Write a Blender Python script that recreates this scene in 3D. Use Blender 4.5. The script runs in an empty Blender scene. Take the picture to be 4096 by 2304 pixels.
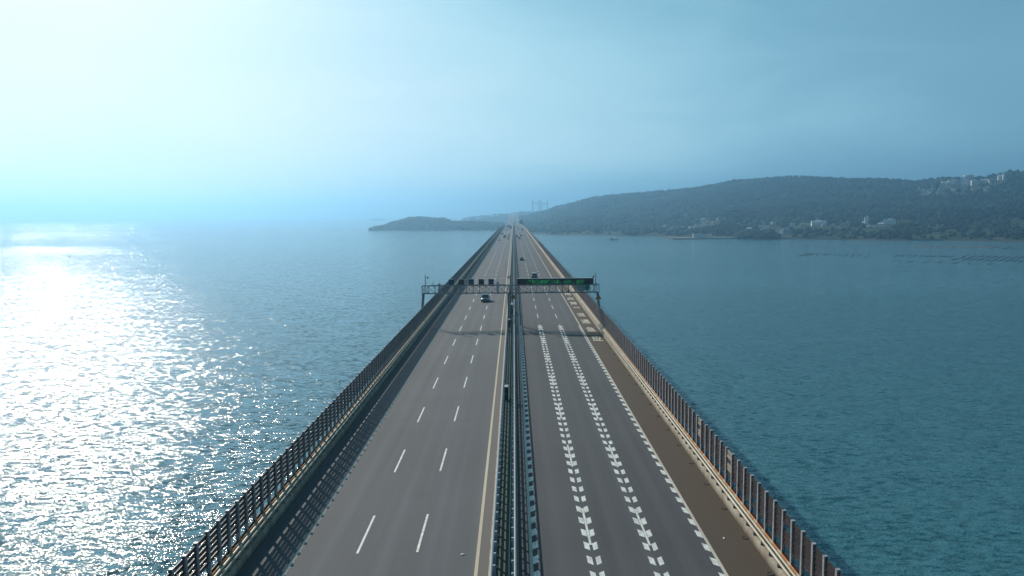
import bpy, bmesh, math, random
import numpy as np
from mathutils import Vector, Matrix

random.seed(7)
rng = np.random.default_rng(11)
scene = bpy.context.scene
COL = scene.collection
R = math.radians

# ---------------------------------------------------------------- camera
ZD = 29.3                       # bridge crown above the sea
CAMX, CAMZ = 0.745, ZD + 20.696
PITCH, YAW, ROLL = 0.097242, -0.003169, 0.00846
r0 = Vector((math.cos(YAW), -math.sin(YAW), 0)); h0 = Vector((math.sin(YAW), math.cos(YAW), 0)); z0 = Vector((0, 0, 1))
fw = h0 * math.cos(PITCH) - z0 * math.sin(PITCH)
u0 = h0 * math.sin(PITCH) + z0 * math.cos(PITCH)
rt = r0 * math.cos(ROLL) - u0 * math.sin(ROLL)
up = r0 * math.sin(ROLL) + u0 * math.cos(ROLL)
cam = bpy.data.cameras.new('camera'); cam.sensor_width = 36; cam.lens = 36 * 3080.668 / 4096
cam.clip_start = 0.5; cam.clip_end = 40000
camo = bpy.data.objects.new('camera', cam); COL.objects.link(camo); scene.camera = camo
camo.matrix_world = Matrix(((rt.x, up.x, -fw.x, CAMX), (rt.y, up.y, -fw.y, 0), (rt.z, up.z, -fw.z, CAMZ), (0, 0, 0, 1)))

# ---------------------------------------------------------------- sky, sun, exposure
SUN_EL, SUN_AZ = 29.2, 32.5     # degrees; azimuth to the left of the bridge axis
world = bpy.data.worlds.new('World'); scene.world = world; world.use_nodes = True
wn = world.node_tree.nodes; wl = world.node_tree.links
bg = wn['Background']
sky = wn.new('ShaderNodeTexSky'); sky.sky_type = 'NISHITA'; sky.sun_disc = False
sky.sun_elevation = R(SUN_EL); sky.sun_rotation = R(-SUN_AZ)
sky.altitude = 0; sky.air_density = 1.0; sky.dust_density = 1.2; sky.ozone_density = 1.0
# hazy maritime sky: the Nishita brightness is kept, its hue follows the cool, washed-out haze of the day
sep = wn.new('ShaderNodeSeparateColor'); wl.new(sky.outputs[0], sep.inputs[0])
gsc = wn.new('ShaderNodeMath'); gsc.operation = 'MULTIPLY'; wl.new(sep.outputs[1], gsc.inputs[0]); gsc.inputs[1].default_value = 0.022
wmix = wn.new('ShaderNodeMath'); wmix.operation = 'MULTIPLY_ADD'; wl.new(sep.outputs[2], wmix.inputs[0]); wmix.inputs[1].default_value = 0.03; wl.new(gsc.outputs[0], wmix.inputs[2])
ramp = wn.new('ShaderNodeValToRGB')
# thin uneven veil of cirrus, everywhere alike
wtc = wn.new('ShaderNodeTexCoord'); wmp = wn.new('ShaderNodeMapping'); wmp.inputs['Scale'].default_value = (1.6, 1.6, 7.0); wmp.inputs['Rotation'].default_value = (R(6), R(-8), 0); wl.new(wtc.outputs['Generated'], wmp.inputs[0])
wnz = wn.new('ShaderNodeTexNoise'); wnz.inputs['Scale'].default_value = 2.2; wnz.inputs['Detail'].default_value = 6; wnz.inputs['Distortion'].default_value = .6; wl.new(wmp.outputs[0], wnz.inputs['Vector'])
wrg = wn.new('ShaderNodeMapRange'); wrg.inputs[1].default_value = .3; wrg.inputs[2].default_value = .7; wrg.inputs[3].default_value = .95; wrg.inputs[4].default_value = 1.07; wl.new(wnz.outputs['Fac'], wrg.inputs[0])
wcl = wn.new('ShaderNodeMath'); wcl.operation = 'MULTIPLY'; wl.new(wmix.outputs[0], wcl.inputs[0]); wl.new(wrg.outputs[0], wcl.inputs[1])
wl.new(wcl.outputs[0], ramp.inputs[0]); cr = ramp.color_ramp; cr.interpolation = 'B_SPLINE'
stops = [(0.0, (0, 0, 0)), (0.10, (.07, .18, .26)), (0.285, (.168, .39, .54)), (0.40, (.36, .65, .78)), (0.60, (.64, .83, .90)), (0.90, (.86, .94, .97)), (1.0, (.94, .98, 1))]
while len(cr.elements) < len(stops): cr.elements.new(0.5)
for e, (p, c) in zip(cr.elements, stops): e.position = p; e.color = (*c, 1)
up10 = wn.new('ShaderNodeVectorMath'); up10.operation = 'SCALE'; up10.inputs['Scale'].default_value = 10.0
wl.new(ramp.outputs[0], up10.inputs[0]); wl.new(up10.outputs[0], bg.inputs[0])
bg.inputs[1].default_value = 0.1
sl = bpy.data.lights.new('sun', 'SUN'); sl.energy = 4.0; sl.angle = R(0.5); sl.color = (1.0, 0.93, 0.82)
so = bpy.data.objects.new('sun', sl); COL.objects.link(so)
d = Vector((math.sin(R(SUN_AZ)) * math.cos(R(SUN_EL)), -math.cos(R(SUN_AZ)) * math.cos(R(SUN_EL)), -math.sin(R(SUN_EL))))
so.rotation_euler = d.to_track_quat('-Z', 'Y').to_euler(); so.location = (-60, 90, 120)
vs = scene.view_settings
vs.view_transform = 'Standard'; vs.look = 'None'; vs.exposure = 0.08; vs.gamma = 1; vs.use_curve_mapping = False
cy = scene.cycles
cy.max_bounces = 6; cy.diffuse_bounces = 2; cy.glossy_bounces = 3; cy.transparent_max_bounces = 24; cy.volume_bounces = 0
cy.sample_clamp_indirect = 4; cy.use_denoising = True; cy.caustics_reflective = False; cy.caustics_refractive = False
#CORE_END
# ---------------------------------------------------------------- materials
MATS = {}
def mat(name, col, rough=0.7, metal=0.0, var=0.0, vscale=1.0, col2=None, spec=0.5, emit=None, es=0.0, bump=0.0, stretch=(1, 1, 1), coat=0.0, detail=4.0, alpha=1.0):
    if name in MATS: return MATS[name]
    m = bpy.data.materials.new(name); m.use_nodes = True; MATS[name] = m
    n = m.node_tree.nodes; l = m.node_tree.links; b = n['Principled BSDF']
    b.inputs['Base Color'].default_value = (*col, 1); b.inputs['Roughness'].default_value = rough
    b.inputs['Metallic'].default_value = metal; b.inputs['Specular IOR Level'].default_value = spec
    b.inputs['Coat Weight'].default_value = coat
    if emit: b.inputs['Emission Color'].default_value = (*emit, 1); b.inputs['Emission Strength'].default_value = es
    if var or col2 or bump:
        tc = n.new('ShaderNodeTexCoord'); mp = n.new('ShaderNodeMapping'); mp.inputs['Scale'].default_value = stretch
        geo = n.new('ShaderNodeNewGeometry')
        l.new(geo.outputs['Position'], mp.inputs[0])
        nz = n.new('ShaderNodeTexNoise'); nz.inputs['Scale'].default_value = vscale; nz.inputs['Detail'].default_value = detail
        l.new(mp.outputs[0], nz.inputs['Vector'])
        rmp = n.new('ShaderNodeMapRange'); rmp.inputs[1].default_value = 0.3; rmp.inputs[2].default_value = 0.7
        l.new(nz.outputs['Fac'], rmp.inputs[0])
        mx = n.new('ShaderNodeMix'); mx.data_type = 'RGBA'
        c2 = col2 if col2 else tuple(min(1, c * (1 + var)) for c in col)
        c1 = col if col2 else tuple(c * (1 - var) for c in col)
        mx.inputs[6].default_value = (*c1, 1); mx.inputs[7].default_value = (*c2, 1)
        l.new(rmp.outputs[0], mx.inputs[0]); l.new(mx.outputs[2], b.inputs['Base Color'])
        if bump:
            bp = n.new('ShaderNodeBump'); bp.inputs['Strength'].default_value = bump; bp.inputs['Distance'].default_value = 0.05
            l.new(nz.outputs['Fac'], bp.inputs['Height']); l.new(bp.outputs[0], b.inputs['Normal'])
    return m

def nd(m, typ, **kw):
    x = m.node_tree.nodes.new(typ)
    for k, v in kw.items(): setattr(x, k, v)
    return x
def math_node(m, op, a, b=None, c=None):
    x = nd(m, 'ShaderNodeMath', operation=op)
    for i, v in enumerate((a, b, c)):
        if v is None: continue
        if isinstance(v, (int, float)): x.inputs[i].default_value = v
        else: m.node_tree.links.new(v, x.inputs[i])
    return x.outputs[0]

# ---------------------------------------------------------------- mesh helpers
class MB:
    def __init__(s): s.v = []; s.f = []; s.n = 0
    def add(s, v, f):
        v = np.asarray(v, float).reshape(-1, 3)
        s.v.append(v); s.f += [tuple(i + s.n for i in q) for q in f]; s.n += len(v); return s
    def box(s, x0, x1, y0, y1, z0, z1):
        v = [(x0, y0, z0), (x1, y0, z0), (x1, y1, z0), (x0, y1, z0), (x0, y0, z1), (x1, y0, z1), (x1, y1, z1), (x0, y1, z1)]
        return s.add(v, [(0, 3, 2, 1), (4, 5, 6, 7), (0, 1, 5, 4), (1, 2, 6, 5), (2, 3, 7, 6), (3, 0, 4, 7)])
    def bbox(s, x0, x1, y0, y1, z0, z1, b):      # box with chamfered vertical and top edges
        bm = bmesh.new(); bmesh.ops.create_cube(bm, size=1)
        for q in bm.verts: q.co = Vector(((x0 + x1) / 2 + q.co.x * (x1 - x0), (y0 + y1) / 2 + q.co.y * (y1 - y0), (z0 + z1) / 2 + q.co.z * (z1 - z0)))
        bmesh.ops.bevel(bm, geom=bm.edges[:], offset=b, segments=1, affect='EDGES', profile=0.5)
        bm.verts.index_update()
        s.add([q.co[:] for q in bm.verts], [[q.index for q in fc.verts] for fc in bm.faces]); bm.free(); return s
    def bar(s, a, b, w, h=None, n=4):            # bar from a to b
        h = h or w
        a = Vector(a); b = Vector(b); d = (b - a).normalized()
        ref = Vector((0, 0, 1)) if abs(d.z) < 0.95 else Vector((0, 1, 0))
        x = d.cross(ref).normalized(); y = x.cross(d)
        if n == 4: ring = [(-w / 2, -h / 2), (w / 2, -h / 2), (w / 2, h / 2), (-w / 2, h / 2)]
        else: ring = [(w / 2 * math.cos(2 * math.pi * i / n), h / 2 * math.sin(2 * math.pi * i / n)) for i in range(n)]
        v = [a + x * p + y * q for p, q in ring] + [b + x * p + y * q for p, q in ring]
        f = [(i, (i + 1) % n, (i + 1) % n + n, i + n) for i in range(n)] + [tuple(range(n - 1, -1, -1)), tuple(range(n, 2 * n))]
        return s.add([q[:] for q in v], f)
    def lathe(s, c, prof, n=12):
        v = []; f = []
        for (r, z) in prof: v += [(c[0] + r * math.cos(2 * math.pi * i / n), c[1] + r * math.sin(2 * math.pi * i / n), c[2] + z) for i in range(n)]
        for k in range(len(prof) - 1):
            f += [(k * n + i, k * n + (i + 1) % n, (k + 1) * n + (i + 1) % n, (k + 1) * n + i) for i in range(n)]
        f += [tuple(range(n - 1, -1, -1)), tuple(range((len(prof) - 1) * n, len(prof) * n))]
        return s.add(v, f)
    def loft(s, rings):                          # closed rings of equal count, capped
        n = len(rings[0]); v = [p for r in rings for p in r]; f = []
        for k in range(len(rings) - 1):
            f += [(k * n + i, k * n + (i + 1) % n, (k + 1) * n + (i + 1) % n, (k + 1) * n + i) for i in range(n)]
        f += [tuple(range(n - 1, -1, -1)), tuple(range((len(rings) - 1) * n, len(rings) * n))]
        return s.add(v, f)
    def mesh(s, name):
        me = bpy.data.meshes.new(name)
        me.from_pydata(np.concatenate(s.v).tolist() if s.v else [], [], s.f); me.update(); return me
    def build(s, name, m, parent=None, loc=None):
        return obj(name, s.mesh(name), m, parent, loc)

def obj(name, me, m, parent=None, loc=None):
    if m is not None and not me.materials: me.materials.append(m)
    o = bpy.data.objects.new(name, me); COL.objects.link(o)
    if parent: o.parent = parent
    if loc is not None: o.location = loc
    return o
def fast_mesh(name, V, F):
    me = bpy.data.meshes.new(name); V = np.asarray(V, np.float32); F = np.asarray(F, np.int32); k = F.shape[1]
    me.vertices.add(len(V)); me.vertices.foreach_set('co', V.ravel())
    me.loops.add(F.size); me.loops.foreach_set('vertex_index', F.ravel())
    me.polygons.add(len(F)); me.polygons.foreach_set('loop_start', np.arange(len(F), dtype=np.int32) * k)
    me.polygons.foreach_set('loop_total', np.full(len(F), k, np.int32)); me.update(calc_edges=True); return me
def smooth(o):
    o.data.polygons.foreach_set('use_smooth', [True] * len(o.data.polygons)); return o
def empty(name, loc=(0, 0, 0), rz=0):
    o = bpy.data.objects.new(name, None); COL.objects.link(o); o.location = loc; o.rotation_euler = (0, 0, rz); o.empty_display_size = 0.3; return o
def tag(o, label=None, cat=None, group=None, kind=None):
    if label: o['label'] = label
    if cat: o['category'] = cat
    if group: o['group'] = group
    if kind: o['kind'] = kind
    return o
ORD = 'first second third fourth fifth sixth seventh eighth ninth tenth eleventh twelfth thirteenth fourteenth fifteenth sixteenth seventeenth eighteenth nineteenth'.split()
def nth(k):                                       # 0 -> first
    k += 1
    if k < 20: return ORD[k - 1]
    if k in (20, 30, 40): return {20: 'twentieth', 30: 'thirtieth', 40: 'fortieth'}[k]
    return {2: 'twenty', 3: 'thirty', 4: 'forty'}[k // 10] + '-' + ORD[k % 10 - 1]
def copy_tree(o, parent=None):
    c = o.copy(); COL.objects.link(c); c.parent = parent
    for ch in list(o.children): copy_tree(ch, c)
    return c

BOXF = np.array([(0, 3, 2, 1), (4, 5, 6, 7), (0, 1, 5, 4), (1, 2, 6, 5), (2, 3, 7, 6), (3, 0, 4, 7)])
def boxes(name, arr):                            # many boxes in one mesh, arr rows x0 x1 y0 y1 z0 z1
    a = np.asarray(arr, float); x0, x1, y0, y1, z0, z1 = a.T
    V = np.stack([np.stack(p, 1) for p in ((x0, y0, z0), (x1, y0, z0), (x1, y1, z0), (x0, y1, z0), (x0, y0, z1), (x1, y0, z1), (x1, y1, z1), (x0, y1, z1))], 1).reshape(-1, 3)
    F = (BOXF[None] + (np.arange(len(a)) * 8)[:, None, None]).reshape(-1, 4)
    return fast_mesh(name, V, F)

# ---------------------------------------------------------------- bridge alignment
PY = np.array([-200, 850, 1190, 1500, 1758, 2200, 2690, 3130, 3910, 4150.])
PZ = np.array([0, 0, -1.3, -3.2, -2.2, 0.4, 4.6, 10.6, 20.6, 22.5])
PM = np.gradient(PZ, PY); PM[:2] = 0
def prof(y):                                     # height of the crown along the bridge
    y = np.asarray(y, float); k = np.clip(np.searchsorted(PY, y) - 1, 0, len(PY) - 2)
    h = PY[k + 1] - PY[k]; t = (y - PY[k]) / h
    return ZD + (2*t**3 - 3*t**2 + 1) * PZ[k] + (t**3 - 2*t**2 + t) * h * PM[k] + (-2*t**3 + 3*t**2) * PZ[k + 1] + (t**3 - t**2) * h * PM[k + 1]
def deckz(x, y=0.0): return float(prof(y)) - 0.02 * max(abs(x) - 0.15, 0)
YS = np.concatenate([np.arange(-40, 850, 40), np.arange(850, 4101, 50)]).astype(float)
def strip(name, section, m, parent=None, ys=YS, closed=True):   # sweep a section (x, z rel crown) along the bridge
    ys = np.asarray(ys, float); n = len(section); sec = np.array(section, float)
    if np.min(sec[:, 0]) >= 0 or np.max(sec[:, 0]) <= 0: pass
    V = np.empty((len(ys), n, 3)); V[:, :, 0] = sec[:, 0]; V[:, :, 1] = ys[:, None]; V[:, :, 2] = prof(ys)[:, None] + sec[:, 1]
    F = []
    for k in range(len(ys) - 1):
        for i in range(n if closed else n - 1):
            j = (i + 1) % n; F.append((k * n + i, k * n + j, (k + 1) * n + j, (k + 1) * n + i))
    F = np.array(F); me = fast_mesh(name, V.reshape(-1, 3), F)
    if closed:
        bm = bmesh.new(); bm.from_mesh(me); bm.verts.ensure_lookup_table()
        bm.faces.new([bm.verts[i] for i in range(n)]); bm.faces.new([bm.verts[(len(ys) - 1) * n + i] for i in range(n)])
        bmesh.ops.recalc_face_normals(bm, faces=bm.faces[:]); bm.to_mesh(me); bm.free()
    return obj(name, me, m, parent)
def cz(x): return -0.02 * max(abs(x) - 0.15, 0)

# ---------------------------------------------------------------- sea
def sea_material():
    m = bpy.data.materials.new('sea_water'); m.use_nodes = True; L = m.node_tree.links; b = m.node_tree.nodes['Principled BSDF']
    geo = nd(m, 'ShaderNodeNewGeometry')
    def noise(scale, sx, sy, rot, detail, rough=0.5):
        mp = nd(m, 'ShaderNodeMapping'); mp.inputs['Scale'].default_value = (sx, sy, 1); mp.inputs['Rotation'].default_value = (0, 0, rot)
        L.new(geo.outputs['Position'], mp.inputs[0]); nz = nd(m, 'ShaderNodeTexNoise', noise_dimensions='2D')
        nz.inputs['Scale'].default_value = scale; nz.inputs['Detail'].default_value = detail; nz.inputs['Roughness'].default_value = rough
        L.new(mp.outputs[0], nz.inputs['Vector']); return nz
    acc = None
    # slope fields: swell, wind waves, ripples (colour channels carry two independent slopes)
    for scale, sx, sy, rot, det, amp in ((0.16, .5, 1, .25, 2, .22), (0.85, .45, 1, -.15, 3, .62), (3.8, .6, 1, .4, 2, .52)):
        nz = noise(scale, sx, sy, rot, det, .6)
        sub = nd(m, 'ShaderNodeVectorMath', operation='SUBTRACT'); L.new(nz.outputs['Color'], sub.inputs[0]); sub.inputs[1].default_value = (.5, .5, .5)
        mul = nd(m, 'ShaderNodeVectorMath', operation='MULTIPLY'); L.new(sub.outputs[0], mul.inputs[0]); mul.inputs[1].default_value = (amp * .85, amp * 1.1, 0)
        if acc is None: acc = mul.outputs[0]
        else:
            ad = nd(m, 'ShaderNodeVectorMath', operation='ADD'); L.new(acc, ad.inputs[0]); L.new(mul.outputs[0], ad.inputs[1]); acc = ad.outputs[0]
    # slicks and gust patches: calmer water where the wind does not touch
    big = noise(0.0016, .35, 1, .08, 4, .55)
    gust = nd(m, 'ShaderNodeMapRange'); gust.inputs[1].default_value = .36; gust.inputs[2].default_value = .52; gust.inputs[3].default_value = .55; gust.inputs[4].default_value = 1.0
    L.new(big.outputs['Fac'], gust.inputs[0])
    # open water near the bridge is choppy, the far water lies in the lee of the islands
    sx = nd(m, 'ShaderNodeSeparateXYZ'); L.new(geo.outputs['Position'], sx.inputs[0])
    lee = nd(m, 'ShaderNodeMapRange', interpolation_type='SMOOTHSTEP'); L.new(sx.outputs[1], lee.inputs[0]); lee.inputs[1].default_value = 90; lee.inputs[2].default_value = 600; lee.inputs[3].default_value = 2.0; lee.inputs[4].default_value = 1.4
    sc = nd(m, 'ShaderNodeVectorMath', operation='SCALE'); L.new(acc, sc.inputs[0]); 
    # thin current lines and old wakes lie smoother than the water around them
    cl = noise(0.0021, .30, 1, -.22, 3, .5); ln = nd(m, 'ShaderNodeMapRange', interpolation_type='SMOOTHSTEP'); L.new(math_node(m, 'ABSOLUTE', math_node(m, 'SUBTRACT', cl.outputs['Fac'], .47)), ln.inputs[0])
    ln.inputs[1].default_value = .002; ln.inputs[2].default_value = .012; ln.inputs[3].default_value = .84; ln.inputs[4].default_value = 1.0
    L.new(math_node(m, 'MULTIPLY', math_node(m, 'MULTIPLY', gust.outputs[0], lee.outputs[0]), ln.outputs[0]), sc.inputs['Scale'])
    ad = nd(m, 'ShaderNodeVectorMath', operation='ADD'); L.new(sc.outputs[0], ad.inputs[0]); ad.inputs[1].default_value = (0, 0, 1)
    nr = nd(m, 'ShaderNodeVectorMath', operation='NORMALIZE'); L.new(ad.outputs[0], nr.inputs[0])
    L.new(nr.outputs[0], b.inputs['Normal'])
    # turbid coastal water, a little greener in some patches
    tn = noise(0.004, .6, 1, .5, 3); mx = nd(m, 'ShaderNodeMix', data_type='RGBA')
    mx.inputs[6].default_value = (0.034, 0.122, 0.158, 1); mx.inputs[7].default_value = (0.036, 0.136, 0.163, 1)
    L.new(tn.outputs['Fac'], mx.inputs[0]); L.new(mx.outputs[2], b.inputs['Base Color'])
    b.inputs['Roughness'].default_value = 0.10; b.inputs['IOR'].default_value = 1.333; b.inputs['Specular IOR Level'].default_value = 0.36
    return m
n = 256; rad = 12600.0
ang = np.linspace(0, 2 * math.pi, n, endpoint=False)
V = [(CAMX, 0, 0)] + [(CAMX + r * math.cos(a), r * math.sin(a), 0) for r in (300, 2000, rad) for a in ang]
F = [(0, 1 + i, 1 + (i + 1) % n) for i in range(n)]
mb = MB().add(V, F)
mb.f += [(1 + k * n + i, 1 + (k + 1) * n + i, 1 + (k + 1) * n + (i + 1) % n, 1 + k * n + (i + 1) % n) for k in range(2) for i in range(n)]
tag(mb.build('sea', sea_material()), kind='structure')

# ================================================================ BRIDGE
M_ASPH = mat('asphalt', (0.078, 0.077, 0.082), .85, col2=(0.098, 0.096, 0.099), vscale=.28, stretch=(1.4, .03, 1), detail=5, spec=.3)
def asphalt(name, base, dirt, dirt_x, wheel):
    m = bpy.data.materials.new(name); m.use_nodes = True; L = m.node_tree.links; b = m.node_tree.nodes['Principled BSDF']
    geo = nd(m, 'ShaderNodeNewGeometry'); sx = nd(m, 'ShaderNodeSeparateXYZ'); L.new(geo.outputs['Position'], sx.inputs[0])
    # fine aggregate grain
    g = nd(m, 'ShaderNodeTexNoise'); g.inputs['Scale'].default_value = 9; g.inputs['Detail'].default_value = 3; L.new(geo.outputs['Position'], g.inputs['Vector'])
    # long streaks along the lanes
    mp = nd(m, 'ShaderNodeMapping'); mp.inputs['Scale'].default_value = (1.1, .012, 1); L.new(geo.outputs['Position'], mp.inputs[0])
    st = nd(m, 'ShaderNodeTexNoise'); st.inputs['Scale'].default_value = 1; st.inputs['Detail'].default_value = 5; L.new(mp.outputs[0], st.inputs['Vector'])
    # blotches and joints of the paving passes
    bl = nd(m, 'ShaderNodeTexNoise'); bl.inputs['Scale'].default_value = .06; bl.inputs['Detail'].default_value = 4; L.new(geo.outputs['Position'], bl.inputs['Vector'])
    # wheel tracks: each 3.75 m lane has two darker polished bands
    ph = math_node(m, 'MULTIPLY', math_node(m, 'SUBTRACT', sx.outputs[0], wheel), 2 * math.pi / 1.87)
    wt = math_node(m, 'COSINE', ph)
    f = math_node(m, 'ADD', math_node(m, 'MULTIPLY', math_node(m, 'SUBTRACT', g.outputs['Fac'], .5), .30), math_node(m, 'MULTIPLY', math_node(m, 'SUBTRACT', st.outputs['Fac'], .5), .75))
    f = math_node(m, 'ADD', f, math_node(m, 'MULTIPLY', math_node(m, 'SUBTRACT', bl.outputs['Fac'], .5), .55))
    f = math_node(m, 'ADD', math_node(m, 'ADD', f, math_node(m, 'MULTIPLY', wt, .055)), 1.0)
    sp = nd(m, 'ShaderNodeTexVoronoi'); sp.inputs['Scale'].default_value = .22; L.new(geo.outputs['Position'], sp.inputs['Vector'])
    so_ = nd(m, 'ShaderNodeMapRange'); L.new(math_node(m, 'ADD', sp.outputs['Distance'], math_node(m, 'MULTIPLY', math_node(m, 'SUBTRACT', st.outputs['Fac'], .5), .25)), so_.inputs[0]); so_.inputs[1].default_value = .06; so_.inputs[2].default_value = .22; so_.inputs[3].default_value = .90; so_.inputs[4].default_value = 1.0
    f = math_node(m, 'MULTIPLY', f, so_.outputs[0])
    mul = nd(m, 'ShaderNodeVectorMath', operation='SCALE'); mul.inputs[0].default_value = base; L.new(f, mul.inputs['Scale'])
    # dust swept against the kerb line
    dn = nd(m, 'ShaderNodeMapRange'); dn.inputs[1].default_value = dirt_x[0]; dn.inputs[2].default_value = dirt_x[1]; L.new(sx.outputs[0], dn.inputs[0])
    df = math_node(m, 'MULTIPLY', dn.outputs[0], math_node(m, 'ADD', math_node(m, 'MULTIPLY', bl.outputs['Fac'], .6), .62)); 
    mx = nd(m, 'ShaderNodeMix', data_type='RGBA'); mx.clamp_factor = True
    L.new(df, mx.inputs[0]); L.new(mul.outputs[0], mx.inputs[6]); mx.inputs[7].default_value = (*dirt, 1); L.new(mx.outputs[2], b.inputs['Base Color'])
    b.inputs['Roughness'].default_value = .82; b.inputs['Specular IOR Level'].default_value = .35
    bp = nd(m, 'ShaderNodeBump'); bp.inputs['Strength'].default_value = .25; bp.inputs['Distance'].default_value = .01; L.new(g.outputs['Fac'], bp.inputs['Height']); L.new(bp.outputs[0], b.inputs['Normal'])
    return m
M_LEFT = asphalt('asphalt_left', (.087, .090, .098), (.150, .134, .122), (-1.95, -1.35), -3.5)
M_RIGHT = asphalt('asphalt_right', (.068, .070, .077), (.078, .052, .033), (12.75, 13.0), 3.5)
M_PAINT = mat('road_paint', (.82, .82, .77), .6, col2=(.50, .49, .45), vscale=2.2, detail=6)
M_PAINT_W = mat('road_paint_worn', (.62, .57, .48), .65, col2=(.45, .39, .31), vscale=.7, detail=6, stretch=(1, .15, 1))
M_PAINT_Y = mat('road_paint_cream', (.56, .48, .34), .6, col2=(.46, .38, .27), vscale=.5, detail=6, stretch=(1, .1, 1))
M_CONC = mat('parapet_concrete', (.40, .35, .27), .85, col2=(.22, .17, .12), vscale=1.1, detail=7, stretch=(1, 1, .35), bump=.2)
M_CREAM = mat('cream_paint', (.58, .53, .42), .5, col2=(.40, .32, .22), vscale=.9, detail=7, stretch=(1, .5, 1))
M_GALV = mat('galvanised_steel', (.42, .46, .50), .42, metal=.35, col2=(.30, .33, .37), vscale=1.2, detail=5)
M_POST = mat('fence_steel', (.46, .43, .44), .5, metal=.3, col2=(.30, .27, .28), vscale=2, detail=5)
M_MEDRAIL = mat('median_rail_paint', (.21, .25, .28), .5, col2=(.15, .18, .20), vscale=.8, detail=6, stretch=(1, .3, 1))
M_DARKST = mat('dark_steel', (.035, .045, .055), .5, metal=.3, var=.3, vscale=2)
M_MEDFLOOR = mat('median_floor', (.060, .105, .080), .8, col2=(.035, .065, .052), vscale=.6, detail=6, stretch=(1, .25, 1))
M_BLACK = mat('black_plastic', (.012, .013, .015), .5)

bridge = tag(empty('bridge', (0, 0, 0)), 'long concrete sea bridge running straight out to the far island', 'bridge')
strip('girder', [(-16.6, cz(16.6) - .62), (-16.6, cz(16.6) - .20), (0, -.07), (16.6, cz(16.6) - .20), (16.6, cz(16.6) - .62), (8.5, -1.2), (7, -3.6), (-7, -3.6), (-8.5, -1.2)], M_CONC, bridge)
for k in range(0, 30):
    y = 30 + 60 * k
    if y > 1750: break
    MB().bbox(-6.5, 6.5, y - 1.6, y + 1.6, -.6, float(prof(y)) - 3.6, .3).build('pier', M_CONC, bridge)
# the two carriageways and the sunk median floor
road_l = tag(strip('road_left', [(-16.0, cz(16.0)), (-.83, cz(.83))], M_LEFT, closed=False), kind='structure')
road_r = tag(strip('road_right', [(.80, cz(.80)), (16.0, cz(16.0))], M_RIGHT, closed=False), kind='structure')
for r_ in (road_l, road_r): r_.data.flip_normals()
med = tag(strip('median_floor', [(-.83, .06), (.80, .06)], M_MEDFLOOR, closed=False), kind='structure'); med.data.flip_normals()
for x in (-.83, .80): strip('median_kerb', [(x - .06, cz(.8) - .05), (x + .06, cz(.8) - .05), (x + .06, .10), (x - .06, .10)], M_CONC, med)

def paint_line(x, w, m, parent, ys=None, name='edge_line'):
    y = YS if ys is None else ys
    o = strip(name, [(x - w / 2, cz(x - w / 2) + .005), (x + w / 2, cz(x + w / 2) + .005)], m, parent, ys=y, closed=False); o.data.flip_normals(); return o
paint_line(-12.885, .19, M_PAINT_W, road_l); paint_line(-1.62, .20, M_PAINT_Y, road_l)
paint_line(12.885, .19, M_PAINT_W, road_r); paint_line(1.625, .20, M_PAINT_W, road_r)
def quad_mesh(name, pts): return MB().add([(a, b, 0.006) for a, b in pts], [tuple(range(len(pts)))]).mesh(name)
def flat(o_name, me, m, parent, x, y):            # lay a mark on the cross-fall
    o = obj(o_name, me, m, parent); o.location = (x, y, deckz(x, y)); sl_ = .02 if x > 0 else -.02
    o.rotation_euler = (math.atan((float(prof(y + 1)) - float(prof(y - 1))) / 2), math.atan(sl_), 0); return o
ME_DASH = quad_mesh('lane_dash', [(-.075, -3), (.075, -3), (.075, 3), (-.075, 3)])
for x, s0, par in ((-5.40, 45.75, road_l), (-9.11, 45.75, road_l), (5.405, 46.6, road_r), (9.13, 46.6, road_r)):
    far = []
    for k in range(-4, 110):
        y = s0 + 3 + 15 * k
        if y < 0: continue
        if y < 900: flat('lane_dash', ME_DASH, M_PAINT, par, x, y)
        else: far.append((x - .075, x + .075, y - 3, y + 3, deckz(x, y) - .01, deckz(x, y) + .012))
    tag(obj('far_lane_dashes', boxes('far_lane_dashes', far), M_PAINT, par), kind='stuff')
# slow-down herringbone marks, 1 m every 2 m on both sides of the lane lines
ME_HL = quad_mesh('slow_mark', [(-.42, .14), (-.42, -.86), (-.10, -1.14), (-.10, -.14)][::-1])
ME_HR = quad_mesh('slow_mark', [(.42, .14), (.10, -.14), (.10, -1.14), (.42, -.86)][::-1])
for x, sides in ((5.405, (0, 1)), (9.13, (0, 1)), (12.885, (0,)), (1.625, (1,))):
    for k in range(0, 53):
        y = 36.95 + 2 * k
        for sd in sides: flat('slow_mark', (ME_HL, ME_HR)[sd], M_PAINT, road_r, x, y)
# expansion joints
M_JOINT = mat('joint_steel', (.42, .43, .42), .5, col2=(.28, .28, .28), vscale=3)
for y in (244.0, 757.0):
    for par, a, b in ((road_l, -15.7, -.85), (road_r, .82, 15.7)):
        MB().add([(a, y - .28, deckz(a, y) + .009), (b, y - .28, deckz(b, y) + .009), (b, y + .28, deckz(b, y) + .009), (a, y + .28, deckz(a, y) + .009)], [(0, 1, 2, 3)]).build('expansion_joint', M_JOINT, par)

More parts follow.
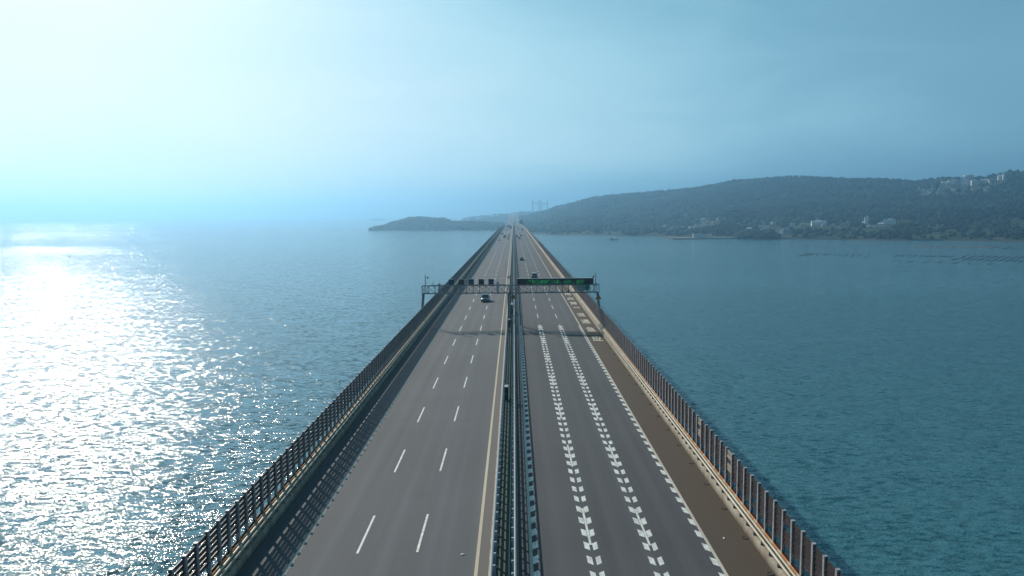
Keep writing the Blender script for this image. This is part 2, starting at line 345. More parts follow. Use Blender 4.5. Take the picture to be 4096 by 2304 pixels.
# ---- lettering
def glyph_mesh(name, ch, w, h, m, thick=0.0, bold=0.0):
    c = bpy.data.curves.new('glyph', 'FONT'); c.body = ch; c.extrude = thick; c.offset = bold; c.resolution_u = 2
    o = bpy.data.objects.new('glyph', c); COL.objects.link(o); bpy.context.view_layer.update()
    me = bpy.data.meshes.new_from_object(o.evaluated_get(bpy.context.evaluated_depsgraph_get())); bpy.data.objects.remove(o); bpy.data.curves.remove(c)
    co = np.empty(len(me.vertices) * 3); me.vertices.foreach_get('co', co); co = co.reshape(-1, 3)
    lo, hi = co[:, :2].min(0), co[:, :2].max(0)
    co[:, :2] = (co[:, :2] - (lo + hi) / 2) / np.maximum(hi - lo, 1e-6) * (w, h)
    me.vertices.foreach_set('co', co.ravel()); me.update(); me.name = name; me.materials.clear(); me.materials.append(m); return me
for k, ch in enumerate('应急通道严禁占用'):
    me = glyph_mesh('road_character', ch, 1.66, 5.6, M_PAINT_W, bold=.022)
    y = 127.2 + 10.05 * k; o = flat('road_character', me, M_PAINT_W, road_r, 14.42, y); o.location.z += .008

# ---- parapets: concrete base, two cream rails, rusted top rail
def rust_material():
    m = mat('rusty_coping', (.40, .16, .05), .8); L = m.node_tree.links; b = m.node_tree.nodes['Principled BSDF']
    geo = nd(m, 'ShaderNodeNewGeometry'); sx = nd(m, 'ShaderNodeSeparateXYZ'); L.new(geo.outputs['Position'], sx.inputs[0])
    nz = nd(m, 'ShaderNodeTexNoise'); nz.inputs['Scale'].default_value = 2.2; nz.inputs['Detail'].default_value = 6; L.new(geo.outputs['Position'], nz.inputs['Vector'])
    n2 = nd(m, 'ShaderNodeTexNoise'); n2.inputs['Scale'].default_value = .35; L.new(geo.outputs['Position'], n2.inputs['Vector'])
    fr = math_node(m, 'FRACT', math_node(m, 'DIVIDE', math_node(m, 'ADD', sx.outputs[1], math_node(m, 'MULTIPLY', nz.outputs['Fac'], .5)), 1.5))
    tri = math_node(m, 'ABSOLUTE', math_node(m, 'SUBTRACT', fr, .5))
    f = nd(m, 'ShaderNodeMapRange'); f.inputs[1].default_value = .30; f.inputs[2].default_value = .40; L.new(tri, f.inputs[0])
    a = nd(m, 'ShaderNodeMix', data_type='RGBA'); a.inputs[6].default_value = (.42, .125, .030, 1); a.inputs[7].default_value = (.50, .22, .06, 1); L.new(n2.outputs['Fac'], a.inputs[0])
    c = nd(m, 'ShaderNodeMix', data_type='RGBA'); L.new(f.outputs[0], c.inputs[0]); L.new(a.outputs[2], c.inputs[6]); c.inputs[7].default_value = (.50, .40, .27, 1)
    L.new(c.outputs[2], b.inputs['Base Color']); return m
M_RUST = rust_material()
YB = YS[YS < 1560]
PDZ = cz(15.73)
for s_, nm in ((-1, 'left'), (1, 'right')):
    par = tag(empty('parapet', (0, 0, 0)), {'left': 'concrete parapet with cream rails along the sunlit-water side of the bridge', 'right': 'concrete parapet with cream and rusty rails beside the painted shoulder lettering'}[nm], 'parapet')
    sec = lambda pts: [(s_ * a, b) for a, b in pts]
    strip('base_wall', sec([(15.73, PDZ - .12), (15.78, PDZ + .42), (15.86, PDZ + .52), (16.52, PDZ + .52), (16.55, PDZ - .12)]), M_CONC, par)
    strip('rail', sec([(15.70, .60), (15.70, .68), (15.74, .72), (15.84, .72), (15.86, .68), (15.86, .60)]), M_CREAM, par, ys=YB)
    strip('rail', sec([(15.89, .74), (15.89, .82), (15.91, .85), (16.03, .85), (16.045, .82), (16.045, .74)]), M_CREAM, par, ys=YB)
    strip('top_rail', sec([(16.07, .78), (16.07, .88), (16.09, .92), (16.15, .92), (16.165, .88), (16.165, .78)]), M_RUST, par, ys=YB)
    br = []
    for y in np.arange(30.75, 700, 1.5):
        z = float(prof(y)); q = sorted((s_ * 15.80, s_ * 16.12)); br.append((q[0], q[1], y - .05, y + .05, z + PDZ + .50, z + .62)); q = sorted((s_ * 15.98, s_ * 16.14)); br.append((q[0], q[1], y - .05, y + .05, z + .60, z + .78))
    tag(obj('rail_brackets', boxes('rail_brackets', br), M_GALV, par), kind='stuff')
# drain rings at the foot of the right parapet
M_DRAIN = mat('drain_iron', (.09, .075, .06), .8, col2=(.03, .026, .022), vscale=3)
me = MB().lathe((0, 0, 0), [(.24, 0), (.24, .03), (.15, .035), (.14, .012)], 14).mesh('drain_ring')
for k in range(40):
    y = 38.0 + 4.98 * k; flat('drain_ring', me, M_DRAIN, road_r, 15.47, y)

# ---- wind fences: H posts every 1.5 m with smoke-tinted slats
def slat_material():
    m = bpy.data.materials.new('smoke_acrylic'); m.use_nodes = True; L = m.node_tree.links; nn = m.node_tree.nodes; b = nn['Principled BSDF']
    geo = nd(m, 'ShaderNodeNewGeometry'); nz = nd(m, 'ShaderNodeTexNoise'); nz.inputs['Scale'].default_value = .8; nz.inputs['Detail'].default_value = 4
    L.new(geo.outputs['Position'], nz.inputs['Vector'])
    c = nd(m, 'ShaderNodeMix', data_type='RGBA'); c.inputs[6].default_value = (.046, .026, .024, 1); c.inputs[7].default_value = (.095, .057, .047, 1); L.new(nz.outputs['Fac'], c.inputs[0])
    L.new(c.outputs[2], b.inputs['Base Color']); b.inputs['Roughness'].default_value = .35
    t = nd(m, 'ShaderNodeBsdfTransparent'); t.inputs[0].default_value = (.36, .30, .28, 1)
    mx = nd(m, 'ShaderNodeMixShader'); mx.inputs[0].default_value = .30
    L.new(b.outputs[0], mx.inputs[1]); L.new(t.outputs[0], mx.inputs[2]); L.new(mx.outputs[0], nn['Material Output'].inputs['Surface']); return m
M_SLAT = slat_material()
M_SLATOLD = mat('weathered_slat', (.40, .33, .24), .6, col2=(.25, .18, .12), vscale=2)
SL = [(.24, 1.03)] + [(1.48 + .32 * i, 1.48 + .32 * i + .235) for i in range(6)]  # lowest slat lengthened to keep sun off base wall; gap above lights rails
FP0, NP = 31.25, 870                              # first post, number of posts
def hpost():
    mb = MB(); mb.box(-.100, -.085, -.105, .105, -.30, 3.40); mb.box(.085, .100, -.105, .105, -.30, 3.40); mb.box(-.085, .085, -.030, .030, -.30, 3.40)
    mb.box(-.102, .102, -.107, .107, 3.40, 3.415); return mb.mesh('post')
def slat_mesh():
    mb = MB(); mb.add([(-.015, -.645, -.117), (.02, -.645, -.117), (.03, -.645, .117), (-.02, -.645, .117), (-.015, .645, -.117), (.02, .645, -.117), (.03, .645, .117), (-.02, .645, .117)],
        [(0, 1, 2, 3), (7, 6, 5, 4), (0, 4, 5, 1), (1, 5, 6, 2), (2, 6, 7, 3), (3, 7, 4, 0)]); return mb.mesh('slat')
ME_POST, ME_SLAT = hpost(), slat_mesh(); ME_POST.materials.append(M_POST); ME_SLAT.materials.append(M_SLAT)
ME_SLAT_OLD = ME_SLAT.copy(); ME_SLAT_OLD.materials.clear(); ME_SLAT_OLD.materials.append(M_SLATOLD)
for s_, nm, off in ((-1, 'left', .6), (1, 'right', 0.0)):
    fen = tag(empty('wind_fence', (s_ * 16.27, 0, 0)), {'left': 'backlit wind fence of steel posts and smoky slats casting shadow on the road', 'right': 'sunlit wind fence of pale steel posts and brown slats behind the rusty rail'}[nm], 'fence')
    pf, sf = [], []
    for k in range(NP):
        y = FP0 + off + 1.5 * k; z = float(prof(y))
        if k < 300:
            o = obj('post', ME_POST, None, fen); o.location = (0, y, z + random.uniform(-.015, .015)); o.rotation_euler = (random.uniform(-.006, .006), random.uniform(-.006, .006), 0)
        else: pf.append((s_ * 16.27 - .10, s_ * 16.27 + .10, y - .10, y + .10, z - .3, z + 3.41))
        for i, (a, b) in enumerate(SL):
            if k < 42:
                old = (s_ > 0 and k in (15, 21) and i in (6, 5, 3, 2)); miss = (s_ > 0 and (k, i) in ((7, 4), (11, 2)))
                if miss: continue
                o = obj('slat', ME_SLAT_OLD if old else ME_SLAT, None, fen); o.location = (random.uniform(-.01, .01), y + .75, z + (a + b) / 2)
                o.rotation_euler = (random.uniform(-.004, .004), random.uniform(-.05, .05), 0); o.scale = (1, 1, (b - a) / .234)
            else: sf.append((s_ * 16.27 - .02, s_ * 16.27 + .02, y + .10, y + 1.40, z + a, z + b))
    a = np.array(pf); a[:, :2] -= s_ * 16.27; tag(obj('far_posts', boxes('far_posts', a), M_POST, fen), kind='stuff')
    a = np.array(sf); a[:, :2] -= s_ * 16.27; tag(obj('far_slats', boxes('far_slats', a), M_SLAT, fen), kind='stuff')

# ---- median barriers: four steel rails on posts
def mpost(sg):
    mb = MB(); mb.box(*sorted((sg * .075, sg * .20)), -.055, .055, .0, 1.50); mb.box(*sorted((sg * .075, sg * .22)), -.07, .07, 1.50, 1.525); mb.box(*sorted((sg * .06, sg * .26)), -.12, .12, 0, .02)
    return mb.mesh('post')
for sg, x, off, lb in ((1, -.64, .35, 'pale steel median barrier facing the oncoming carriageway'), (-1, .67, .9, 'pale steel median barrier beside the slow-down markings')):
    bar = tag(empty('median_barrier', (0, 0, 0)), lb, 'barrier')
    for a, b in ((.13, .335), (.575, .63), (.878, 1.325), (1.555, 1.59)):
        w = .075
        strip('rail', [(x - w, a), (x - w, b - .02), (x - w + .02, b), (x + w - .02, b), (x + w, b - .02), (x + w, a)], M_MEDRAIL, bar, ys=YS[YS < 2600])
    me = mpost(sg); me.materials.append(M_GALV); pf = []
    for k in range(700):
        y = 31 + off + 1.5 * k; z = float(prof(y))
        if k < 300: o = obj('post', me, None, bar); o.location = (x, y, z + .06)
        else: q = sorted((x + sg * .075, x + sg * .20)); pf.append((q[0], q[1], y - .055, y + .055, z + .06, z + 1.56))
    tag(obj('far_posts', boxes('far_posts', pf), M_GALV, bar), kind='stuff')
# cable laid along the median
mb = MB(); pts = []
for y in np.arange(20, 640, 4.0): pts.append((.33 + .025 * math.sin(y * .11) + random.uniform(-.012, .012), y, float(prof(y)) + .17))
for a, b in zip(pts, pts[1:]): mb.bar(a, b, .06, n=6)
tag(mb.build('cable', mat('pale_green_pvc', (.42, .60, .52), .5, var=.1, vscale=.3)), 'pale green cable laid along the floor of the median', 'cable')
# ================================================================ GANTRY AND WHAT HANGS ON IT
GY0, GY1 = 142.6, 143.8                           # front and back plane of the truss
GB, GT = 5.82, 7.26                               # bottom and top chord above the crown
M_TRUSS = mat('truss_steel', (.16, .20, .22), .45, metal=.3, col2=(.10, .13, .15), vscale=2)
M_NAVY = mat('navy_panel', (.020, .055, .11), .5, var=.2, vscale=3)
M_BOX = mat('cabinet_grey', (.36, .38, .37), .5, col2=(.28, .29, .28), vscale=2)
M_LENS = mat('dark_glass', (.01, .012, .016), .08, spec=.8)
gan = tag(empty('gantry', (0, GY0, ZD)), 'lattice steel sign gantry spanning both carriageways', 'gantry')
L_ = lambda x, y, z: (x, y - GY0, z)
def gbar(name, a, b, w, h=None, n=4, m=M_TRUSS): return MB().bar(L_(*a), L_(*b), w, h, n).build(name, m, gan)
for y in (GY0, GY1):
    for z in (GB, GT): gbar('chord', (-16.58, y, z), (16.56, y, z), .11)
xs = np.arange(-16.5, 16.6, 1.19)
# shared meshes for the web members
ME_V = MB().bar((0, 0, GB), (0, 0, GT), .07).mesh('web_post'); ME_V.materials.append(M_TRUSS)
ME_D = MB().bar((0, 0, GT), (1.19, 0, GB), .075).mesh('web_brace'); ME_D.materials.append(M_TRUSS)
ME_E = MB().bar((0, 0, GB), (1.19, 0, GT), .05).mesh('web_brace'); ME_E.materials.append(M_TRUSS)
ME_C = MB().bar((0, 0, 0), (0, GY1 - GY0, 0), .06).mesh('cross_tie'); ME_C.materials.append(M_TRUSS)
ME_K = MB().bar((0, 0, 0), (1.19, GY1 - GY0, 0), .045).mesh('cross_brace'); ME_K.materials.append(M_TRUSS)
for i, x in enumerate(xs):
    for y in (0, GY1 - GY0):
        o = obj('web_post', ME_V, None, gan); o.location = (x, y, 0)
        if i < len(xs) - 1:
            o = obj('web_brace', ME_D if (y == 0) else ME_E, None, gan); o.location = (x, y, 0)
    for z in (GB, GT):
        o = obj('cross_tie', ME_C, None, gan); o.location = (x, 0, z)
        if i < len(xs) - 1 and z == GT: o = obj('cross_brace', ME_K, None, gan); o.location = (x, 0, z)
# tighter lattice at the ends and over the median
for xa in (-16.5, -15.9, 15.35, 15.95, -.9, -.3):
    gbar('web_brace', (xa, GY0, GB), (xa + .6, GY0, GT), .05); gbar('web_brace', (xa, GY0, GT), (xa + .6, GY0, GB), .05); gbar('web_post', (xa + .6, GY0, GB), (xa + .6, GY0, GT), .07)
for x, zb in ((-16.86, -.5), (16.86, -.5)):       # outer legs stand on brackets outside the fences
    sg = 1 if x < 0 else -1
    gbar('leg', (x, GY0 + .05, zb), (x + sg * .55, GY0 + .05, GB), .30, n=10); gbar('leg', (x, GY1, zb), (x + sg * .65, GY1, GB), .24, n=10)
    gbar('base_plate', (x, GY0 - .35, zb), (x, GY1 + .35, zb), .7, .12)
gbar('leg', (-.40, GY0 + .1, .06), (-.42, GY0 + .1, GB), .30, n=10); gbar('leg', (-.1, GY1, .06), (-.1, GY1, GB), .26, n=10)
gbar('mast', (.0, GY0 - .12, .06), (-.06, GY0 - .12, 9.1), .20, n=10)
gbar('walkway_rail', (1.0, GY1 + .1, GT + .16), (16.4, GY1 + .1, GT + .16), .05); gbar('walkway_rail', (-15, GY1 + .1, GT + .10), (-1, GY1 + .1, GT + .10), .05)

# lane signs seen from behind, on top of the truss
for k, (x0, x1, mm, lb) in enumerate(((-11.51, -10.49, M_NAVY, 'navy-backed lane sign on the gantry, nearest the left fence'), (-9.63, -8.63, M_BLACK, 'black lane sign on the gantry above the left shoulder'),
        (-7.77, -6.78, M_NAVY, 'navy lane sign, middle of the five on the gantry'), (-5.92, -4.9, M_BLACK, 'black lane sign on the gantry, second from the median'), (-4.1, -3.07, M_NAVY, 'navy lane sign on the gantry beside the grey antenna box'))):
    t = tag(empty('lane_sign', ((x0 + x1) / 2, GY0 + .3, ZD + 7.34)), lb, 'sign', 'lane signs on the gantry')
    w = (x1 - x0) / 2
    MB().bbox(-w, w, -.10, .10, .12, 1.12, .03).build('housing', mm, t)
    MB().box(-w - .02, w + .02, -.13, .14, 1.121, 1.16).build('hood', M_GALV, t)
    for q in (-w * .6, w * .6): MB().bar((q, 0, -.03), (q, 0, .13), .07).build('bracket', M_TRUSS, t)
# LED message board
led = tag(empty('led_sign', (8.32, GY0 - .25, ZD + 7.36)), 'wide black message board with green characters over the right carriageway', 'sign')
MB().bbox(-7.08, 7.08, -.14, .30, .06, 1.18, .025).build('housing', mat('led_face', (.006, .007, .009), .55), led)
MB().box(-7.12, 7.12, -.22, .34, 1.181, 1.22).build('hood', M_GALV, led)
for q in np.linspace(-6.4, 6.4, 9): MB().bar((q, .15, -.07), (q, .15, .07), .08).build('bracket', M_TRUSS, led)
def led_material():
    m = bpy.data.materials.new('green_led'); m.use_nodes = True; L = m.node_tree.links; b = m.node_tree.nodes['Principled BSDF']
    geo = nd(m, 'ShaderNodeNewGeometry'); mp = nd(m, 'ShaderNodeMapping'); mp.inputs['Scale'].default_value = (1.3, .2, 2.2); L.new(geo.outputs['Position'], mp.inputs[0])
    nz = nd(m, 'ShaderNodeTexNoise'); nz.inputs['Scale'].default_value = 1.0; nz.inputs['Detail'].default_value = 2; L.new(mp.outputs[0], nz.inputs['Vector'])
    r = nd(m, 'ShaderNodeMapRange'); r.inputs[1].default_value = .38; r.inputs[2].default_value = .62; r.inputs[3].default_value = .03; r.inputs[4].default_value = .27; L.new(nz.outputs['Fac'], r.inputs[0])
    b.inputs['Base Color'].default_value = (.01, .03, .02, 1); b.inputs['Emission Color'].default_value = (.03, .72, .24, 1); L.new(r.outputs[0], b.inputs['Emission Strength']); return m
M_LED = led_material()
txt = '严禁匝道出口停车、倒车、逆行'
px = 3.48 - 8.32
for ch in txt:
    w = .68
    me = glyph_mesh('led_character', ch, .25 if ch == '、' else w, .26 if ch == '、' else .76, M_LED, thick=.012, bold=.012)
    o = obj('led_character', me, None, led); o.rotation_euler = (R(90), 0, 0); o.location = (px - (.2 if ch == '、' else 0), -.155, .56 - (.24 if ch == '、' else 0)); px += .755
# green service telephone sign
gs = tag(empty('phone_sign', (13.55, GY0 - .22, ZD + 6.83)), 'green service telephone sign reading 12122 on the gantry truss', 'sign')
M_GREEN = mat('sign_green', (.006, .115, .075), .5, var=.12, vscale=1.5); M_WHITE = mat('sign_white', (.62, .70, .68), .5, var=.05, vscale=4)
MB().bbox(-1.22, 1.22, -.03, .03, -.58, .58, .02).build('panel', M_GREEN, gs)
fr = MB(); 
for a, b in (((-1.17, -.04, -.54), (1.17, -.04, -.54)), ((1.17, -.04, -.54), (1.17, -.04, .54)), ((1.17, -.04, .54), (-1.17, -.04, .54)), ((-1.17, -.04, .54), (-1.17, -.04, -.54))): fr.bar(a, b, .035, .02)
fr.build('border', M_WHITE, gs)
for k, ch in enumerate('服务电话'):
    o = obj('sign_character', glyph_mesh('sign_character', ch, .29, .30, M_WHITE, thick=.006, bold=.008), None, gs); o.rotation_euler = (R(90), 0, 0); o.location = (-.84 + .345 * k, -.045, .24)
for k, ch in enumerate('12122'):
    o = obj('sign_digit', glyph_mesh('sign_digit', ch, .13 if ch == '1' else .21, .40, M_WHITE, thick=.006, bold=.012), None, gs); o.rotation_euler = (R(90), 0, 0); o.location = (-.88 + .285 * k, -.045, -.22)
ph = MB(); pts = [(.62 + .42 * math.sin(a) - .05, -.045, .28 - .62 * (1 - math.cos(a))) for a in np.linspace(0, 1.45, 9)]
for a, b in zip(pts, pts[1:]): ph.bar(a, b, .09, .02)
ph.bar((.50, -.046, .22), (.66, -.046, .34), .15, .02); ph.bar((.83, -.046, -.30), (1.02, -.046, -.22), .15, .02)
ph.build('handset_symbol', M_WHITE, gs)
for q in (-.8, .8): MB().bar((q, .04, -.6), (q, .04, .6), .06).build('bracket', M_TRUSS, gs)
# warning triangles
M_AMBER = mat('sign_amber', (.45, .21, .012), .5, var=.15, vscale=2)
def triangle(x, y, z, w, h, lb, kind):
    t = tag(empty('warning_sign', (x, y, ZD + z)), lb, 'sign', 'warning triangles on the gantry legs')
    tri = lambda s, y0, y1: MB().loft([[(-w * s, y0, h * (1 - s) * .36), (w * s, y0, h * (1 - s) * .36), (0, y0, h - h * (1 - s) * .64)], [(-w * s, y1, h * (1 - s) * .36), (w * s, y1, h * (1 - s) * .36), (0, y1, h - h * (1 - s) * .64)]])
    tri(1, -.02, .02).build('rim', M_BLACK, t); tri(.80, -.028, -.021).build('face', M_AMBER, t)
    if kind == 'slow':
        o = obj('sign_character', glyph_mesh('sign_character', '慢', .40, .42, M_BLACK, thick=.004, bold=.01), None, t); o.rotation_euler = (R(90), 0, 0); o.location = (0, -.034, .36)
    else:
        mb = MB(); mb.bar((-.20, -.033, .30), (0, -.033, .38), .05, .008); mb.bar((0, -.033, .38), (.20, -.033, .30), .05, .008); mb.bar((-.12, -.033, .52), (0, -.033, .60), .05, .008); mb.bar((0, -.033, .60), (.12, -.033, .52), .05, .008); mb.bar((-.16, -.033, .22), (.16, -.033, .22), .04, .008)
        mb.build('symbol', M_BLACK, t)
    MB().bar((0, .05, h * .1), (0, .05, h + .12), .07).build('bracket', M_TRUSS, t)
triangle(.48, GY0 - .32, 4.78, .58, 1.0, 'amber warning triangle with a slow character below the gantry at the median', 'slow')
triangle(16.30, GY0 - .35, 4.60, .60, 1.0, 'amber warning triangle with a chevron symbol on the right gantry leg', 'hump')
# antenna boxes, whip rods, cameras and floodlights
for x, z0_, z1_, lb in ((-13.2, 6.2, 7.78, 'grey antenna box on the gantry over the left parapet'), (-2.37, 6.1, 8.0, 'grey antenna box on the gantry over the oncoming fast lane')):
    t = tag(empty('antenna_box', (x, GY0 - .22, ZD + z0_)), lb, 'antenna'); h = z1_ - z0_
    MB().bbox(-.20, .20, -.10, .12, 0, h, .03).build('case', M_BOX, t); MB().box(-.205, .205, -.105, .125, h + .003, h + .06).build('cap', M_WHITE, t)
    MB().bar((0, 0, -.38), (0, 0, .02), .09, n=8).build('cable_gland', M_TRUSS, t); MB().bar((.02, 0, h + .05), (.02, 0, h + .85), .025, n=6).build('whip', M_TRUSS, t)
t = tag(MB().bar((-14.36, GY0, ZD + GT), (-14.36, GY0, ZD + 7.95), .09, n=8).bar((-14.36, GY0, ZD + 7.95), (-14.36, GY0, ZD + 8.75), .03, n=6).build('antenna_rod', M_TRUSS), 'thin antenna rod on the gantry left of the grey box', 'antenna')
def cctv(x, zt, sg, lb):
    t = tag(empty('surveillance_camera', (x, GY0 + .1, ZD + GT)), lb, 'camera')
    MB().bar((0, 0, 0), (0, 0, zt - GT), .15, n=10).build('pole', M_TRUSS, t); MB().bar((0, 0, zt - GT), (0, 0, zt - GT + 1.0), .03, n=6).build('lightning_rod', M_TRUSS, t)
    mb = MB(); pts = [(sg * .05, 0, zt - GT - .12), (sg * .30, 0, zt - GT - .12), (sg * .42, 0, zt - GT - .16), (sg * .45, 0, zt - GT - .26)]
    for a, b in zip(pts, pts[1:]): mb.bar(a, b, .055, n=8)
    mb.build('arm', M_TRUSS, t); hd = MB().lathe((sg * .45, 0, zt - GT - .62), [(.03, 0), (.13, .05), (.16, .14), (.15, .24), (.10, .34), (.05, .38)], 12).build('dome', M_BLACK, t); smooth(hd)
cctv(-15.8, 9.25, 1, 'dome camera on a pole at the left end of the gantry'); cctv(15.87, 9.2, -1, 'dome camera on a pole at the right end of the gantry')
t = tag(empty('surveillance_camera', (-.06, GY0 - .12, ZD + 9.1)), 'dome camera on top of the median mast', 'camera')
MB().bar((0, 0, -.06), (-.35, 0, -.06), .05, n=8).build('arm', M_TRUSS, t); smooth(MB().lathe((-.36, 0, -.52), [(.03, 0), (.14, .06), (.17, .16), (.14, .30), (.05, .40)], 12).build('dome', M_BLACK, t)); MB().box(-.42, -.02, -.05, .05, -.04, .02).build('bracket', M_TRUSS, t)
for k, (x, lb, mm) in enumerate(((2.97, 'black lens camera on the gantry truss nearest the median', M_BLACK), (5.29, 'pale small camera on the gantry truss below the board', M_WHITE), (7.74, 'black lens camera mid-way along the right truss', M_BLACK), (10.74, 'black lens camera on the truss above the right edge line', M_BLACK), (14.81, 'black lens camera under the green telephone sign', M_BLACK))):
    t = tag(empty('lane_camera', (x, GY0 - .16, ZD + GB + .04)), lb, 'camera', 'cameras on the gantry truss')
    smooth(MB().loft([[(.16 * r * math.cos(a), y, .20 + .16 * r * math.sin(a)) for a in np.linspace(0, 2 * math.pi, 13)[:-1]] for y, r in ((-.16, .55), (-.13, .95), (0, 1), (.14, .8), (.2, .4))]).build('housing', mm, t))
    MB().box(-.05, .05, -.03, .08, -.06, .06).build('foot', M_TRUSS, t); MB().lathe((0, 0, 0), [(.10, 0), (.10, .012)], 12).build('lens', M_LENS, t).matrix_local = Matrix.Translation((0, -.165, .20)) @ Matrix.Rotation(R(90), 4, 'X')
# equipment in the median under the gantry
def stripes():
    m = mat('hazard_stripes', (.5, .3, .02), .5); L = m.node_tree.links; b = m.node_tree.nodes['Principled BSDF']; geo = nd(m, 'ShaderNodeNewGeometry'); sx = nd(m, 'ShaderNodeSeparateXYZ'); L.new(geo.outputs['Position'], sx.inputs[0])
    f = math_node(m, 'GREATER_THAN', math_node(m, 'FRACT', math_node(m, 'MULTIPLY', math_node(m, 'ADD', math_node(m, 'ADD', sx.outputs[2], sx.outputs[0]), math_node(m, 'MULTIPLY', sx.outputs[1], .6)), 2.2)), .5)
    c = nd(m, 'ShaderNodeMix', data_type='RGBA'); L.new(f, c.inputs[0]); c.inputs[6].default_value = (.42, .25, .02, 1); c.inputs[7].default_value = (.015, .015, .016, 1); L.new(c.outputs[2], b.inputs['Base Color']); return m
M_HAZ = stripes(); M_TEAL = mat('teal_cabinet', (.02, .12, .095), .45, col2=(.03, .16, .13), vscale=3); M_DKGREEN = mat('dark_green_cabinet', (.006, .035, .030), .5, var=.2, vscale=3)
def cabinet(x0, x1, y0, y1, h, m, lb, haz=False, z0_=.06):
    t = tag(empty('roadside_cabinet', ((x0 + x1) / 2, y0, ZD + z0_)), lb, 'cabinet'); w = (x1 - x0) / 2; d_ = y1 - y0
    MB().bbox(-w, w, 0, d_, .10, h, .02).build('case', m, t); MB().box(-w + .03, w - .03, .02, d_ - .02, 0, .105).build('plinth', M_CONC, t)
    MB().bbox(-w - .03, w + .03, -.05, d_ + .05, h + .002, h + .06, .015).build('roof', M_BOX, t)
    for q in (-w * .48, w * .48): dd = MB().bbox(q - w * .44, q + w * .44, -.018, -.002, .18, h - .08, .004).build('door', m, t); MB().box(q - .02, q + .02, -.04, -.018, h * .5, h * .5 + .14).build('handle', M_GALV, dd)
    if haz:
        for q in (-w - .10, w + .02): MB().box(q, q + .08, .0, d_, .05, h - .05).build('hazard_plate', M_HAZ, t)
    return t
cabinet(-.42, .34, 156.6, 158.3, 1.9, M_TEAL, 'green equipment cabinet with striped sides in the median below the gantry', True)
cabinet(-.44, .32, 160.2, 161.2, 1.75, M_BOX, 'grey equipment cabinet in the median behind the striped green cabinet')
cabinet(-.52, -.10, 138.2, 139.5, 1.35, M_DKGREEN, 'dark green cabinet with a white top in the median just before the gantry')
cabinet(-.41, -.05, 83.2, 84.2, 1.55, M_DKGREEN, 'lone dark cabinet with a pale top in the median before the gantry shadow')
for x, y, lb in ((-.28, 147.5, 'white junction box in the median below the gantry'), (-.30, 149.3, 'second white junction box behind the median leg')):
    t = tag(empty('junction_box', (x, y, ZD + .06)), lb, 'box'); MB().bbox(-.16, .16, -.12, .12, .5, .95, .02).build('case', M_WHITE, t); MB().bar((0, 0, 0), (0, 0, .51), .07, n=8).build('post', M_GALV, t); MB().box(-.12, .12, -.135, -.122, .56, .90).build('door', M_BOX, t)
# far gantry and green guide signs where the bridge dips
def guide_sign(x, y, w, h, zb, lb, second=True):
    z = float(prof(y)); t = tag(empty('guide_sign', (x, y, z)), lb, 'sign')
    MB().bar((w * .75, .3, -.4), (w * .75, .3, zb + h), .45, n=8).build('pole', M_GALV, t)
    p = MB().bbox(-w / 2, w / 2, -.08, .08, zb, zb + h, .03).build('panel', mat('guide_green', (.004, .16, .15), .5, var=.1, vscale=.6), t)
    if second: MB().bbox(w * .05, w * .62, .2, .32, zb + h * .55, zb + h * 1.3, .03).build('upper_panel', MATS['guide_green'], t)
    for zz in (.3, .75): MB().bar((-w / 2, .2, zb + h * zz), (w * .75, .2, zb + h * zz), .2).build('arm', M_GALV, t)
    for i in range(4): MB().box(-w * .36, w * (.1 + .08 * i), -.10, -.083, zb + h * (.16 + .18 * i), zb + h * (.23 + .18 * i)).build('lettering', M_WHITE, p)
guide_sign(10.9, 1180, 4.6, 4.2, 5.6, 'big green guide sign standing over the far right lanes')
guide_sign(15.6, 1120, 1.4, 2.2, 3.2, 'small teal sign on a pole at the far right fence', False)
for x, y, lb in ((-16.9, 1090, 'thin lamp pole at the far left fence'), (16.9, 1210, 'thin lamp pole beyond the far green sign'), (17.0, 1290, 'farthest thin lamp pole on the right fence')):
    z = float(prof(y)); t = tag(empty('lamp_pole', (x, y, z - .3)), lb, 'lamp pole'); MB().bar((0, 0, 0), (0, 0, 7.5), .22, n=8).build('pole', M_TRUSS, t); MB().bar((0, 0, 7.4), (-math.copysign(1.5, x), 0, 7.8), .12, n=6).build('arm', M_TRUSS, t); MB().bbox(-math.copysign(1.9, x) - .25, -math.copysign(1.9, x) + .25, -.15, .15, 7.72, 7.88, .03).build('lantern', M_BOX, t)
# litter on the asphalt
M_LITTER = mat('plastic_litter', (.75, .76, .76), .5)
for k, (x, y, sx_, sy_, lb) in enumerate(((-2.55, 45.2, .14, .08, 'white plastic scrap lying by the cream line on the left carriageway'), (14.1, 47.8, .05, .14, 'small pale scrap on the brown right shoulder'))):
    mb = MB(); q = np.linspace(0, 2 * math.pi, 11)[:-1]
    mb.loft([[(sx_ * s * math.cos(a) * (1 + .2 * math.sin(3 * a)), sy_ * s * math.sin(a), z) for a in q] for s, z in ((.9, .008), (1, .03), (.6, .06))]); o = mb.build('litter', M_LITTER); o.location = (x, y, deckz(x)); tag(o, lb, 'litter')

